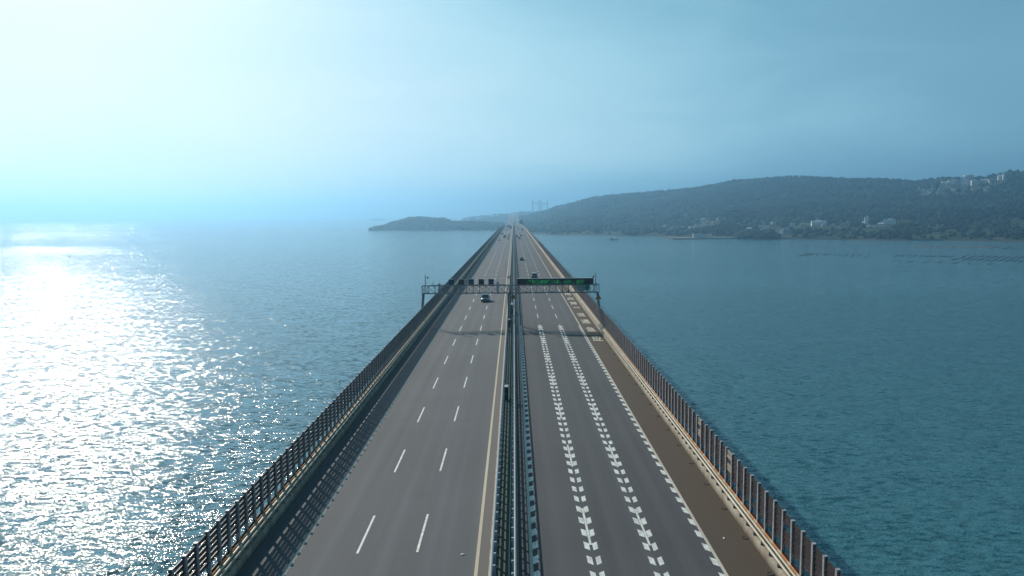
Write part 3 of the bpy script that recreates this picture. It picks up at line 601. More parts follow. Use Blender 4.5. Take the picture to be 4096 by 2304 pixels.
# ================================================================ VEHICLES
def paint(name, c, metal=.3): return mat('paint_' + name, c, .28, metal=metal, coat=.6)
M_TYRE = mat('tyre_rubber', (.012, .012, .012), .8); M_GLASS = mat('car_glass', (.012, .018, .024), .04, spec=.9); M_RIM = mat('alloy_rim', (.45, .46, .48), .3, metal=.8)
M_HEAD = mat('headlight_glass', (.70, .74, .76), .1, spec=.8); M_TAIL = mat('taillight_red', (.35, .01, .01), .2); M_PLATE = mat('number_plate', (.35, .42, .55), .5); M_TRIM = mat('black_trim', (.015, .015, .016), .6)
def ring(y, hw, zb, zt, tuck=.06, top=.10):       # rounded cross-section of the body
    return [(-hw + tuck, y, zb), (-hw, y, zb + (zt - zb) * .30), (-hw, y, zb + (zt - zb) * .70), (-hw + top, y, zt), (0, y, zt + .025), (hw - top, y, zt), (hw, y, zb + (zt - zb) * .70), (hw, y, zb + (zt - zb) * .30), (hw - tuck, y, zb)]
WHEEL = {}
def make_car(name, pm, L=4.7, W=1.86, H=1.66, kind='suv'):
    t = empty(name)                               # front towards -Y
    hw = W / 2; h = L / 2; bz = .98 if kind != 'sedan' else .92
    sec = [(-h, hw * .80, .34, .58), (-h + .10, hw * .90, .26, .72), (-h + .35, hw * .97, .22, .84), (-h + 1.15, hw, .22, bz), (0, hw, .20, bz + .02), (h - 1.0, hw, .22, bz + .05), (h - .25, hw * .97, .26, bz + .04), (h - .06, hw * .92, .30, bz - .04), (h, hw * .84, .40, .74)]
    smooth(MB().loft([ring(*q) for q in sec]).build('body', pm, t))
    ws, rf0, rf1, rw = ((-h + 1.20, -h + 1.95, h - .75, h - .22) if kind == 'suv' else (-h + 1.25, -h + 2.1, h - 1.55, h - .75))
    gb, gt = hw * .90, hw * .70
    def cab(y, w, z): return [(-w, y, z), (w, y, z)]
    z1 = bz - .04; rz_ = H
    lo = [(-gb, ws, z1), (gb, ws, z1), (gb, rw, z1 + .05), (-gb, rw, z1 + .05)]
    hi = [(-gt, rf0, rz_ - .06), (gt, rf0, rz_ - .06), (gt, rf1, rz_ - .05), (-gt, rf1, rz_ - .05)]
    tp = [(-gt * .86, rf0 + .15, rz_), (gt * .86, rf0 + .15, rz_), (gt * .86, rf1 - .15, rz_), (-gt * .86, rf1 - .15, rz_)]
    MB().loft([lo, hi, tp]).build('cabin', pm, t)
    def pane(nm, a, b, c, d_, n, k0=.10, k1=.90, l0=.08, l1=.90):
        A, B, C_, D_ = map(Vector, (a, b, c, d_)); f = lambda u_, v_: (A.lerp(B, u_)).lerp(D_.lerp(C_, u_), v_)
        q = [f(k0, l0), f(k1, l0), f(k1, l1), f(k0, l1)]; n = Vector(n) * .008
        MB().loft([[p[:] for p in q], [(p + n)[:] for p in q]]).build(nm, M_GLASS, t)
    pane('windscreen', lo[0], lo[1], hi[1], hi[0], (0, -1, .5)); pane('rear_window', lo[2], lo[3], hi[3], hi[2], (0, 1, .5))
    pane('side_window', lo[1], lo[2], hi[2], hi[1], (1, 0, .3), .05, .47); pane('side_window', lo[1], lo[2], hi[2], hi[1], (1, 0, .3), .51, .94)
    pane('side_window', lo[3], lo[0], hi[0], hi[3], (-1, 0, .3), .06, .49); pane('side_window', lo[3], lo[0], hi[0], hi[3], (-1, 0, .3), .53, .95)
    r = .34
    if 'm' not in WHEEL:
        pr = lambda rr, w: MB().loft([[(x, rr * k * math.cos(a), rr * k * math.sin(a)) for a in np.linspace(0, 2 * math.pi, 17)[:-1]] for x, k in ((-w, .92), (-w * .8, 1), (w * .8, 1), (w, .92))])
        WHEEL['m'] = pr(r, .11).mesh('wheel'); WHEEL['m'].materials.append(M_TYRE); WHEEL['r'] = pr(r * .62, .118).mesh('rim'); WHEEL['r'].materials.append(M_RIM)
    for x in (-hw + .10, hw - .10):
        for y in (-h + .88, h - .88):
            w_ = obj('wheel', WHEEL['m'], None, t); w_.location = (x, y, r); obj('rim', WHEEL['r'], None, w_)
    for sg in (-1, 1):
        MB().bbox(sg * hw * .66 - .20, sg * hw * .66 + .20, -h - .005, -h + .20, .62, .76, .03).build('headlight', M_HEAD, t)
        MB().bbox(sg * hw * .70 - .17, sg * hw * .70 + .17, h - .14, h + .004, .74, .90, .03).build('taillight', M_TAIL, t)
        MB().bbox(*sorted((sg * hw * .93, sg * (hw + .20))), ws + .25, ws + .37, bz, bz + .16, .03).build('mirror', M_TRIM, t)
    MB().bbox(-hw * .62, hw * .62, -h - .012, -h + .1, .36, .60, .02).build('grille', M_TRIM, t)
    MB().box(-.22, .22, -h - .022, -h - .013, .42, .56).build('number_plate', M_PLATE, t); MB().box(-.22, .22, h + .005, h + .014, .56, .70).build('number_plate', M_PLATE, t)
    return t
def put(t, x, y, lb, cat, group, away):
    t.location = (x, y, deckz(x, y) + .01); t.rotation_euler = (math.atan((float(prof(y + 2)) - float(prof(y - 2))) / 4) * (1 if not away else -1), 0, math.pi if away else 0); tag(t, lb, cat, group); return t
def make_truck(name, cabm, boxm, L=9.5):
    t = empty(name); h = L / 2
    MB().loft([[(-1.15, -h, .55), (1.15, -h, .55), (1.15, -h, 1.7), (-1.15, -h, 1.7)], [(-1.2, -h + .1, .5), (1.2, -h + .1, .5), (1.15, -h + .3, 2.75), (-1.15, -h + .3, 2.75)], [(-1.2, -h + 1.9, .5), (1.2, -h + 1.9, .5), (1.15, -h + 1.9, 2.8), (-1.15, -h + 1.9, 2.8)]]).build('cab', cabm, t)
    MB().add([(-1.02, -h + .10, 1.75), (1.02, -h + .10, 1.75), (.98, -h + .22, 2.55), (-.98, -h + .22, 2.55)], [(0, 1, 2, 3)]).build('windscreen', M_GLASS, t)
    MB().bbox(-1.25, 1.25, -h + 2.1, h, 1.05, 3.7, .04).build('cargo_box', boxm, t); MB().box(-.45, .45, -h + 1.0, h - .2, .60, 1.04).build('chassis', M_TRIM, t)
    me = MB().loft([[(x, .5 * k * math.cos(a), .5 * k * math.sin(a)) for a in np.linspace(0, 2 * math.pi, 17)[:-1]] for x, k in ((-.15, .92), (-.12, 1), (.12, 1), (.15, .92))]).mesh('wheel')
    for x in (-1.05, 1.05):
        for y in (-h + 1.0, h - 2.6, h - 1.2): obj('wheel', me, M_TYRE, t, (x, y, .5))
    for sg in (-1, 1): MB().box(sg * .85 - .2, sg * .85 + .2, -h - .01, -h + .1, .75, .95).build('headlight', M_HEAD, t); MB().box(sg * .9 - .2, sg * .9 + .2, h, h + .02, .85, 1.0).build('taillight', M_TAIL, t)
    return t
P_DARK = paint('dark_blue', (.018, .040, .058)); P_BLACK = paint('black', (.012, .013, .016)); P_WHITE = paint('white', (.62, .64, .66), 0); P_SILVER = paint('silver', (.36, .38, .40), .6); P_BLUE = paint('blue', (.015, .045, .15)); P_GREY = paint('grey', (.11, .12, .13), .5); P_RED = paint('maroon', (.10, .02, .02))
put(make_car('suv', P_DARK, 4.75, 1.95, 1.70), -6.15, 181.5, 'dark blue SUV driving towards the camera just beyond the gantry', 'car', 'cars on the left carriageway', False)
c_ = put(make_car('suv', P_BLACK, 4.8, 1.93, 1.75), 7.1, 245.5, 'black SUV with a pale roof half hidden behind the message board', 'car', 'cars on the right carriageway', True)
for q in c_.children:
    if q.name.startswith('cabin'): q.data.materials.clear(); q.data.materials.append(P_SILVER)
c_ = put(make_car('sedan', P_DARK, 4.8, 1.86, 1.48, 'sedan'), 4.07, 337.6, 'dark sedan alone in the right fast lane beyond the message board', 'car', 'cars on the right carriageway', True)
for q in c_.children:
    if q.name.startswith('cabin'): q.data.materials.clear(); q.data.materials.append(P_SILVER)
PROTO = {}
def far_car(col_, kind, x, y, lb, away):
    key = (col_.name, kind)
    if key not in PROTO: PROTO[key] = t = make_car('car' if kind == 'sedan' else 'suv', col_, 4.7, 1.85, 1.48 if kind == 'sedan' else 1.70, kind)
    else: t = copy_tree(PROTO[key])
    return put(t, x, y, lb, 'car', 'cars on the right carriageway' if away else 'cars on the left carriageway', away)
for a in ((P_WHITE, 'sedan', -10.6, 586, 'white car in the outer oncoming lane, nearest of the distant pack'), (P_BLACK, 'suv', -7.43, 647, 'black car in the middle oncoming lane with another close behind it'),
          (P_DARK, 'suv', -7.14, 676, 'dark car close behind the black one in the middle oncoming lane'), (P_SILVER, 'suv', -4.05, 687, 'silver car in the oncoming fast lane behind the white one'),
          (P_WHITE, 'suv', -4.07, 614, 'white car in the oncoming fast lane beside the median'), (P_BLACK, 'sedan', -10.8, 759, 'black car in the outer oncoming lane at the far joint'),
          (P_GREY, 'sedan', -9.0, 938, 'grey car in the outer oncoming lane before the trucks'), (P_GREY, 'suv', -6.65, 967, 'grey car in the middle oncoming lane before the trucks')):
    far_car(*a, False)
for a in ((P_BLACK, 'sedan', 3.3, 664, 'black car in the right fast lane of the distant trio'), (P_BLUE, 'suv', 4.87, 613, 'blue car leading no one, nearest of the distant right trio'), (P_SILVER, 'suv', 7.03, 684, 'silver van-like car in the right middle lane of the distant trio'),
          (P_GREY, 'sedan', 6.7, 1010, 'grey car in the right middle lane near the far green sign'), (P_RED, 'suv', 10.4, 947, 'maroon car in the right outer lane behind a dark one'), (P_DARK, 'sedan', 11.0, 900, 'dark car in the right outer lane in front of the maroon one'), (P_SILVER, 'sedan', 6.2, 1120, 'silver car in the right middle lane beneath the far green sign')):
    far_car(*a, True)
M_TARP = mat('truck_grey', (.20, .22, .24), .6, var=.1, vscale=1)
tr = make_truck('truck', P_DARK, M_TARP); put(tr, -3.85, 1016, 'dark truck in the oncoming fast lane, nearest of the trucks', 'truck', 'trucks on the bridge', False)
for x, y, lb, aw in ((-6.1, 1205, 'grey box truck in the middle oncoming lane far along the bridge', False), (-9.0, 1190, 'box truck in the outer oncoming lane far along the bridge', False), (6.0, 2350, 'truck climbing the far slope in the right middle lane', True), (5.5, 2850, 'farther truck climbing the distant slope', True), (5.0, 3400, 'farthest truck near the crest of the road', True)):
    put(copy_tree(tr), x, y, lb, 'truck', 'trucks on the bridge', aw)
k = 0
for x, y in ((-5.5, 1700), (-9, 1900), (-5, 2150), (-7, 2400), (-4, 2650), (-9.5, 2800), (-5, 3050), (4, 1750), (8, 2000), (-3.5, 1250), (-3.2, 1205), (3.1, 1215)):
    far_car((P_WHITE, P_GREY, P_DARK)[k % 3], 'sedan', x, y, 'tiny car on the distant climbing stretch of the bridge', x > 0)['group'] = 'tiny cars on the far slope'; k += 1
# ================================================================ LAND, VILLAGES, WATER FURNITURE
ISL = np.array([(0.0038,1927,3277,30.5),(0.0192,1845,3180,40.4),(0.0449,1759,3069,60.5),(0.0552,1727,3027,72.5),(0.0757,1705,2985,83.8),(0.0963,1683,2943,100.8),(0.1065,1673,2923,107.7),(0.1372,1642,2892,115.1),(0.1782,1586,2836,121.6),(0.2088,1536,2786,128.1),(0.2395,1489,2739,134.4),(0.2752,1419,2669,150.4),(0.2853,1406,2656,155),(0.3109,1385,2635,156.3),(0.3312,1368,2598,159.6),(0.3593,1347,2547,162),(0.3925,1325,2492,156.4),(0.4283,1302,2433,148.2),(0.464,1280,2374,145.1),(0.4896,1269,2337,140.7),(0.5203,1256,2293,133.8),(0.5355,1249,2271,138.4),(0.5558,1241,2242,140.3),(0.5865,1224,2195,135.6),(0.6169,1206,2145,140.7),(0.637,1194,2113,148.6),(0.6553,1184,2084,149),(0.6776,1175,2068,151),(0.7488,1147,2018,151.4),(0.8201,1120,1970,146.8)])   # bearing, shore distance, ridge distance, ridge height
HEAD = np.array([(-0.1872,2348,2378,1.5),(-0.1802,2343,2430,10.1),(-0.1682,2334,2482,13.9),(-0.1556,2325,2534,23.9),(-0.1473,2319,2569,29.5),(-0.1366,2311,2587,35.8),(-0.1252,2303,2607,39.7),(-0.1052,2288,2616,36.7),(-0.0891,2276,2600,33),(-0.0791,2269,2590,24.2),(-0.0689,2262,2581,23.1),(-0.0503,2249,2563,22.5),(-0.0309,2236,2545,20.7),(-0.018,2227,2533,17.3),(-0.0051,2218,2521,13.1),(0.0079,2209,2509,10.6)])   # bearing, shore distance, ridge distance, ridge height
BACK = np.array([(-0.0697,3300,4350,6.9),(-0.0677,3300,4350,20.9),(-0.0551,3300,4350,31.6),(-0.0405,3300,4350,37.4),(-0.0243,3300,4350,43.1),(-0.0082,3300,4350,47.4),(-0.0056,3300,4350,50.8),(-0.0033,3300,4350,57),(0.0003,3300,4350,59),(0.0112,3300,4350,58.8),(0.0242,3300,4350,58.1),(0.0403,3300,4350,57.5),(0.0661,3300,4350,56.5)])   # bearing, shore distance, ridge distance, ridge height
VILLAGE = [(701,1536,6.7,10.5,'tower'),(735,1516,20.2,6.9,'hotel'),(702,1484,36.1,1.9,'wall'),(687,1456,18.9,1.9,'wall'),(699,1544,4,2.5,'hut'),(676,1472,4.8,1.9,'hut'),(712,1500,10.7,3.4,'shed'),(451,2032,7.9,7.3,'house'),(343,1780,2.3,5.2,'house'),(358,1832,5.9,1.8,'house'),(354,1732,2.8,2.8,'house'),(375,1732,6.7,2.8,'house'),(376,1716,4.5,2.2,'house'),(381,1668,3.2,4.3,'house'),(396,1708,7.8,2.8,'house'),(406,1724,4.5,3.4,'house'),(419,1744,5.1,2.8,'house'),(405,1688,4.4,3.8,'house'),(457,1864,8.5,2.4,'house'),(449,1800,8.8,2.9,'house'),(436,1728,3.9,5,'house'),(460,1772,8.1,2.3,'house'),(475,1800,3.5,3.5,'house'),(331,1652,2.7,2.1,'house'),(356,1696,2.8,2.2,'house'),(393,1676,4.4,2.7,'house'),(463,1520,9.4,3.5,'shed'),(505,1580,6.2,2.6,'house'),(540,1680,2.7,2.2,'house'),(544,1624,4.7,4.2,'gable'),(523,1560,23.3,1.5,'pink'),(496,1420,2.3,6.5,'house'),(501,1416,12.4,6.9,'block'),(496,1456,3.8,3.8,'house'),(499,1440,4.2,3.3,'house'),(558,1544,8,3.5,'house'),(576,1544,3,3,'house'),(584,1544,13,2,'house'),(599,1516,25.6,7.4,'warehouse'),(599,1492,6.8,2.9,'house'),(637,1500,6.8,2.9,'house'),(648,1520,4.9,2,'house'),(493,1520,10.9,1.5,'wall'),(505,1544,7,2,'house'),(631,1604,11.5,2.6,'house'),(627,1520,3.9,2.5,'house'),(668,1552,2.5,2,'house'),(558,1512,4.9,2,'house'),(313,1744,2.3,3.4,'house')]
HILLTOP = [(1273,2172,21.2,13.4,'apartment'),(1258,2176,12,9.2,'apartment'),(1205,2132,20.8,9,'apartment'),(1197,2156,14,4.9,'house'),(1184,2144,5.6,3.5,'house'),(1161,2112,5.5,5.5,'house'),(1185,2120,6.2,5.5,'house'),(1217,2124,16.5,6.2,'apartment'),(1228,2116,17.9,6.9,'apartment'),(1244,2124,12.4,4.8,'house'),(1230,2072,14.8,10.8,'apartment'),(1265,2120,15.1,4.1,'house'),(1279,2116,15.1,4.1,'house'),(1283,2100,9.5,3.4,'house'),(1270,2064,13.4,6.7,'apartment'),(1254,2044,5.3,4.6,'house'),(1291,2064,8.7,10,'apartment'),(1294,2052,5.3,10.7,'apartment'),(1313,2120,6.9,4.1,'house'),(1241,2108,6.8,4.8,'house'),(1216,2084,5.4,2.7,'house'),(1195,2068,4,4,'house'),(1170,2084,3.4,4.7,'house'),(1157,2144,4.2,3.5,'house'),(1153,2144,2.8,2.8,'house'),(1093,2072,6.1,5.4,'house'),(1117,2144,4.2,3.5,'house'),(1124,2152,3.5,3.5,'house'),(1120,2084,4.7,3.4,'house'),(1119,2040,5.3,5.3,'house'),(1094,2000,3.9,5.2,'house'),(1136,2008,9.8,5.2,'house'),(1163,2008,11.7,2.6,'house'),(1203,1984,5.8,3.9,'house'),(1193,1964,3.2,3.2,'house'),(1222,2000,4.5,3.2,'house'),(1084,2024,5.3,2,'house'),(1105,1996,5.8,1.9,'house'),(1099,2060,2.7,2,'house'),(1187,2008,3.9,2.6,'house')]
STAKES = [(408.6,827.4,426.8,853.9),(414.5,826.5,433,853),(420.7,825.6,439.4,852),(426.8,824.7,444,847.6),(431.6,820.5,448.8,843.1),(433.9,813.2,453.2,838.8),(442.3,815.5,457.9,834.4),(445.8,809.8,463.5,833.6),(449.4,807.6,469,832.7),(454.8,806.8,472.9,828.6),(466.4,801.7,493.7,836.3),(471.7,797.6,497.8,828.4),(476.9,793.6,502.6,824.1),(484,792.6,508.4,821.5),(488.2,788.7,511.7,815.7),(490.6,781.9,518,814.8),(495.4,778,522.7,810.6),(500.2,774.2,527.3,806.5),(506.6,773.3,533.6,805.6),(431,759.1,462,792.4),(437.4,752.3,465,785.5),(443.9,751.4,469.5,781.6),(448.5,747.9,472.8,774.9),(454.4,744.2,477.4,771.1),(456.5,738.2,484.5,770.1),(463.3,737.3,488.8,766.4),(466.6,731.2,493.8,762.7),(472.9,730.4,497.8,759.1),(475.4,724.5,493.6,744.8),(365.3,744.5,380.9,756.9),(386.5,727.8,398.2,737.4),(404.4,709.5,417,721.2),(414.2,701.9,421.1,710),(427.4,695.2,437.5,702.8),(376.6,737.4,388.6,747.2),(398.1,725,408.3,733.3),(609.4,962.3,657.1,1016.6),(605.1,978.2,638,1020.2),(616.4,956.1,628.1,968.9),(620.3,950.6,634.9,967.7),(312.3,847,322.8,854.6),(321.7,858.5,341.1,894.7),(323.3,854.6,344.6,898.3),(327.1,857.7,346.2,893.9),(330.4,861,349.9,897.4),(346.7,864.2,356.8,884.2),(349.1,863.8,360.6,887.6),(351.6,859.7,365,886.9),(357.2,856.9,369.4,882.2),(352.4,835.7,373.1,877.6),(356.4,831.5,381.1,876.4),(361.8,827.2,385.6,871.8),(366.9,823,392.7,870.7),(374.9,821.8,401.3,869.4),(339.1,863.5,351.2,889.1)]

def vnoise(x, y, seed=0):                         # smooth value noise
    xi, yi = np.floor(x).astype(np.int64), np.floor(y).astype(np.int64); fx, fy = x - xi, y - yi; fx = fx * fx * (3 - 2 * fx); fy = fy * fy * (3 - 2 * fy)
    def h(a, b): 
        n_ = (a * 374761393 + b * 668265263 + seed * 982451653) & 0x7fffffff; n_ = ((n_ ^ (n_ >> 13)) * 1274126177) & 0x7fffffff; return ((n_ ^ (n_ >> 16)) & 0xffff) / 65535.0
    return (h(xi, yi) * (1 - fx) + h(xi + 1, yi) * fx) * (1 - fy) + (h(xi, yi + 1) * (1 - fx) + h(xi + 1, yi + 1) * fx) * fy
def fbm(x, y, s, seed=0): return sum(vnoise(x / s * 2**k, y / s * 2**k, seed + k) / 2**k for k in range(4)) / 1.875 - .5
def land(T, kind):
    def z(x, y):
        x = np.asarray(x, float) - CAMX; y = np.asarray(y, float); t = x / y
        Ys, Yr, zr = (np.interp(t, T[:, 0], T[:, k]) for k in (1, 2, 3)); zr = zr - 6
        wob = 14 * fbm(x, y, 130, 5) * (kind == 'isl')
        s = (y - Ys + wob) / (Yr - Ys); sc = np.clip(s, 0, 1)
        if kind == 'isl': zz = 1.5 + 3.5 * (1 - np.exp(-sc * 40)) + (zr - 5) * (.25 * sc + .75 * sc**1.6)
        elif kind == 'head': zz = 1.0 + zr * (1 - np.exp(-3.2 * sc)) / (1 - math.exp(-3.2))
        else: zz = 1.0 + zr * sc**1.1
        zz = zz + np.where(s > 1, -.12 * np.maximum(zr, 0) * (s - 1), 0)
        zz = zz + (fbm(x, y, 300, 9) * 40 + fbm(x, y, 80, 3) * 7) * np.clip(sc * 2.2, 0, 1) * np.clip(1.15 - sc, .12, 1) * (kind == 'isl') + (fbm(x, y, 60, 3) * 5) * sc * (kind != 'isl')
        return np.where(s < 0, -4 + 0 * s, zz), s
    return z
def terrain(name, T, kind, m, nt, ns, smax, lab=None):
    f = land(T, kind); tt = np.linspace(T[0, 0], T[-1, 0], nt); ss = np.concatenate([[-.03, -.001], np.linspace(0, 1, ns)**1.3, np.linspace(1.05, smax, 10)])
    Tg, Sg = np.meshgrid(tt, ss); Ys = np.interp(Tg, T[:, 0], T[:, 1]); Yr = np.interp(Tg, T[:, 0], T[:, 2]); Y = Ys + Sg * (Yr - Ys); X = Tg * Y + CAMX
    Z, S = f(X, Y); V = np.stack([X, Y, Z], -1).reshape(-1, 3); w = nt; k = np.arange((len(ss) - 1) * w).reshape(-1, w)[:, :-1].ravel()
    o = obj(name, fast_mesh(name, V, np.stack([k, k + 1, k + 1 + w, k + w], 1)), m); smooth(o); return tag(o, kind='structure'), f
def land_material():
    m = bpy.data.materials.new('hillside'); m.use_nodes = True; L = m.node_tree.links; b = m.node_tree.nodes['Principled BSDF']; geo = nd(m, 'ShaderNodeNewGeometry')
    a = nd(m, 'ShaderNodeTexNoise'); a.inputs['Scale'].default_value = .02; a.inputs['Detail'].default_value = 6; L.new(geo.outputs['Position'], a.inputs['Vector'])
    r = nd(m, 'ShaderNodeValToRGB'); L.new(a.outputs['Fac'], r.inputs[0]); e = r.color_ramp.elements; e[0].position = .35; e[0].color = (.022, .042, .020, 1); e[1].position = .68; e[1].color = (.085, .085, .045, 1); k = r.color_ramp.elements.new(.52); k.color = (.040, .062, .026, 1)
    sx = nd(m, 'ShaderNodeSeparateXYZ'); L.new(geo.outputs['Position'], sx.inputs[0]); q = nd(m, 'ShaderNodeMapRange'); q.inputs[1].default_value = 2.6; q.inputs[2].default_value = 1.4; L.new(sx.outputs[2], q.inputs[0])
    x = nd(m, 'ShaderNodeMix', data_type='RGBA'); L.new(q.outputs[0], x.inputs[0]); L.new(r.outputs[0], x.inputs[6]); x.inputs[7].default_value = (.07, .062, .05, 1); L.new(x.outputs[2], b.inputs['Base Color']); b.inputs['Roughness'].default_value = .95; b.inputs['Specular IOR Level'].default_value = .1; return m
M_LAND = land_material()
def leaf_material():
    m = bpy.data.materials.new('canopy'); m.use_nodes = True; L = m.node_tree.links; b = m.node_tree.nodes['Principled BSDF']; geo = nd(m, 'ShaderNodeNewGeometry')
    a = nd(m, 'ShaderNodeTexNoise'); a.inputs['Scale'].default_value = .10; a.inputs['Detail'].default_value = 5; a.inputs['Roughness'].default_value = .65; L.new(geo.outputs['Position'], a.inputs['Vector'])
    r = nd(m, 'ShaderNodeValToRGB'); L.new(a.outputs['Fac'], r.inputs[0]); e = r.color_ramp.elements; e[0].position = .34; e[0].color = (.006, .020, .014, 1); e[1].position = .66; e[1].color = (.038, .060, .032, 1)
    a2 = nd(m, 'ShaderNodeTexNoise'); a2.inputs['Scale'].default_value = .013; a2.inputs['Detail'].default_value = 3; L.new(geo.outputs['Position'], a2.inputs['Vector'])
    rr = nd(m, 'ShaderNodeMapRange'); rr.inputs[1].default_value = .35; rr.inputs[2].default_value = .65; rr.inputs[3].default_value = .42; rr.inputs[4].default_value = 1.6; L.new(a2.outputs['Fac'], rr.inputs[0])
    sc = nd(m, 'ShaderNodeVectorMath', operation='SCALE'); L.new(r.outputs[0], sc.inputs[0]); L.new(rr.outputs[0], sc.inputs['Scale']); L.new(sc.outputs[0], b.inputs['Base Color']); b.inputs['Roughness'].default_value = .9; b.inputs['Specular IOR Level'].default_value = .1; return m
M_LEAF = leaf_material()
isl_o, isl_z = terrain('island_terrain', ISL, 'isl', M_LAND, 260, 70, 1.5)
head_o, head_z = terrain('headland_terrain', HEAD, 'head', M_LAND, 90, 24, 1.5)
back_o, back_z = terrain('far_hill_terrain', BACK, 'back', M_LAND, 60, 20, 1.3)
# ---- woods: thousands of crowns per hill, each an uneven lump of foliage
def ico(sub):
    bm = bmesh.new(); bmesh.ops.create_icosphere(bm, subdivisions=sub, radius=1); bm.verts.index_update(); v = np.array([q.co[:] for q in bm.verts]); f = np.array([[q.index for q in p.verts] for p in bm.faces]); bm.free(); return v, f
ICO = {1: ico(1), 2: ico(2)}
def wood(name, P, rad, sub, m):
    v, f = ICO[sub]; n_ = len(P); nv = len(v)
    jit = 1 + rng.uniform(-.34, .30, (n_, nv)); ang_ = rng.uniform(0, 6.28, n_); c, s = np.cos(ang_), np.sin(ang_)
    vx = v[None, :, 0] * c[:, None] - v[None, :, 1] * s[:, None]; vy = v[None, :, 0] * s[:, None] + v[None, :, 1] * c[:, None]
    sq = rng.uniform(.75, 1.15, n_)
    V = np.stack([vx * jit * rad[:, None], vy * jit * rad[:, None], v[None, :, 2] * jit * (rad * sq)[:, None]], -1) + P[:, None, :]
    F = (f[None] + (np.arange(n_) * nv)[:, None, None]).reshape(-1, 3)
    return tag(obj(name, fast_mesh(name, V.reshape(-1, 3), F), m), kind='stuff')
KEEP = [(x, y, w) for x, y, w, h, k in VILLAGE + HILLTOP]
def clear(X, Y):
    ok = np.ones(len(X), bool)
    for x, y, w in KEEP:
        r_ = w / 2 + 5; dx = X - x; dy = Y - y; u_ = dx - dy * (x / y); ok &= ~((np.abs(u_) < r_ + 1.5) & (dy > -62 - w * .5) & (dy < 9))
    return ok
def scatter(T, f, n_, s0, s1, t0=None, t1=None):
    t = rng.uniform(t0 if t0 is not None else T[0, 0], t1 if t1 is not None else T[-1, 0], n_ * 3); s = rng.uniform(s0, s1, n_ * 3)
    Ys = np.interp(t, T[:, 0], T[:, 1]); Yr = np.interp(t, T[:, 0], T[:, 2]); Y = Ys + s * (Yr - Ys); keep = rng.uniform(0, Y.max(), len(Y)) < Y
    t, s, Y = t[keep][:n_], s[keep][:n_], Y[keep][:n_]; X = t * Y + CAMX; Z, S = f(X, Y); return X, Y, Z, S
X, Y, Z, S = scatter(ISL, isl_z, 17000, .0, 1.06, .0045, .72)
patch = fbm(X, Y, 70, 21); ok = clear(X, Y) & (S > .004) & ~((S < .33) & (patch > .10) & (rng.uniform(0, 1, len(X)) < .8)) & ~((np.abs(X) < 22))
X, Y, Z, S = X[ok], Y[ok], Z[ok], S[ok]; rad_ = rng.uniform(2.6, 6.8, len(X)) * (.72 + .40 * S)
nr_ = S < .45
wood('island_wood', np.stack([X, Y, Z + rad_ * .45], -1)[nr_], rad_[nr_], 2, M_LEAF); wood('island_wood', np.stack([X, Y, Z + rad_ * .45], -1)[~nr_], rad_[~nr_], 1, M_LEAF)
X, Y, Z, S = scatter(HEAD, head_z, 2600, .02, 1.15, -.1865, .004); ok = (np.abs(X) > 22) | (Z < 18); X, Y, Z = X[ok], Y[ok], Z[ok]; rad_ = rng.uniform(3, 6, len(X)); wood('headland_wood', np.stack([X, Y, Z + rad_ * .4], -1), rad_, 1, M_LEAF)
X, Y, Z, S = scatter(BACK, back_z, 1500, .1, 1.05, -.066, .066); ok = (np.abs(X) > 30); X, Y, Z = X[ok], Y[ok], Z[ok]; rad_ = rng.uniform(4, 8, len(X)); wood('far_hill_wood', np.stack([X, Y, Z + rad_ * .2 - 2], -1), rad_, 1, M_LEAF)
# wooded knoll at the root of the jetty
kn = MB(); n_ = 28
kn.loft([[(441 + rx * math.cos(a) * (1 + .12 * math.sin(3 * a)), 1402 + ry * math.sin(a), z) for a in np.linspace(0, 2 * math.pi, n_ + 1)[:-1]] for rx, ry, z in ((42, 66, -1), (38, 60, 2), (28, 46, 6.5), (15, 26, 9.5), (3, 6, 10.5))])
tag(smooth(kn.build('knoll', M_LAND)), kind='structure')
q = rng.uniform(-1, 1, (420, 2)); q = q[(q**2).sum(1) < 1]; d2 = (q**2).sum(1); X, Y = 441 + q[:, 0] * 37, 1402 + q[:, 1] * 58; Zk = 10.3 * (1 - d2) + .5; rad_ = rng.uniform(3, 5.2, len(X))
wood('knoll_wood', np.stack([X, Y, Zk + rad_ * .5], -1), rad_, 2, M_LEAF)

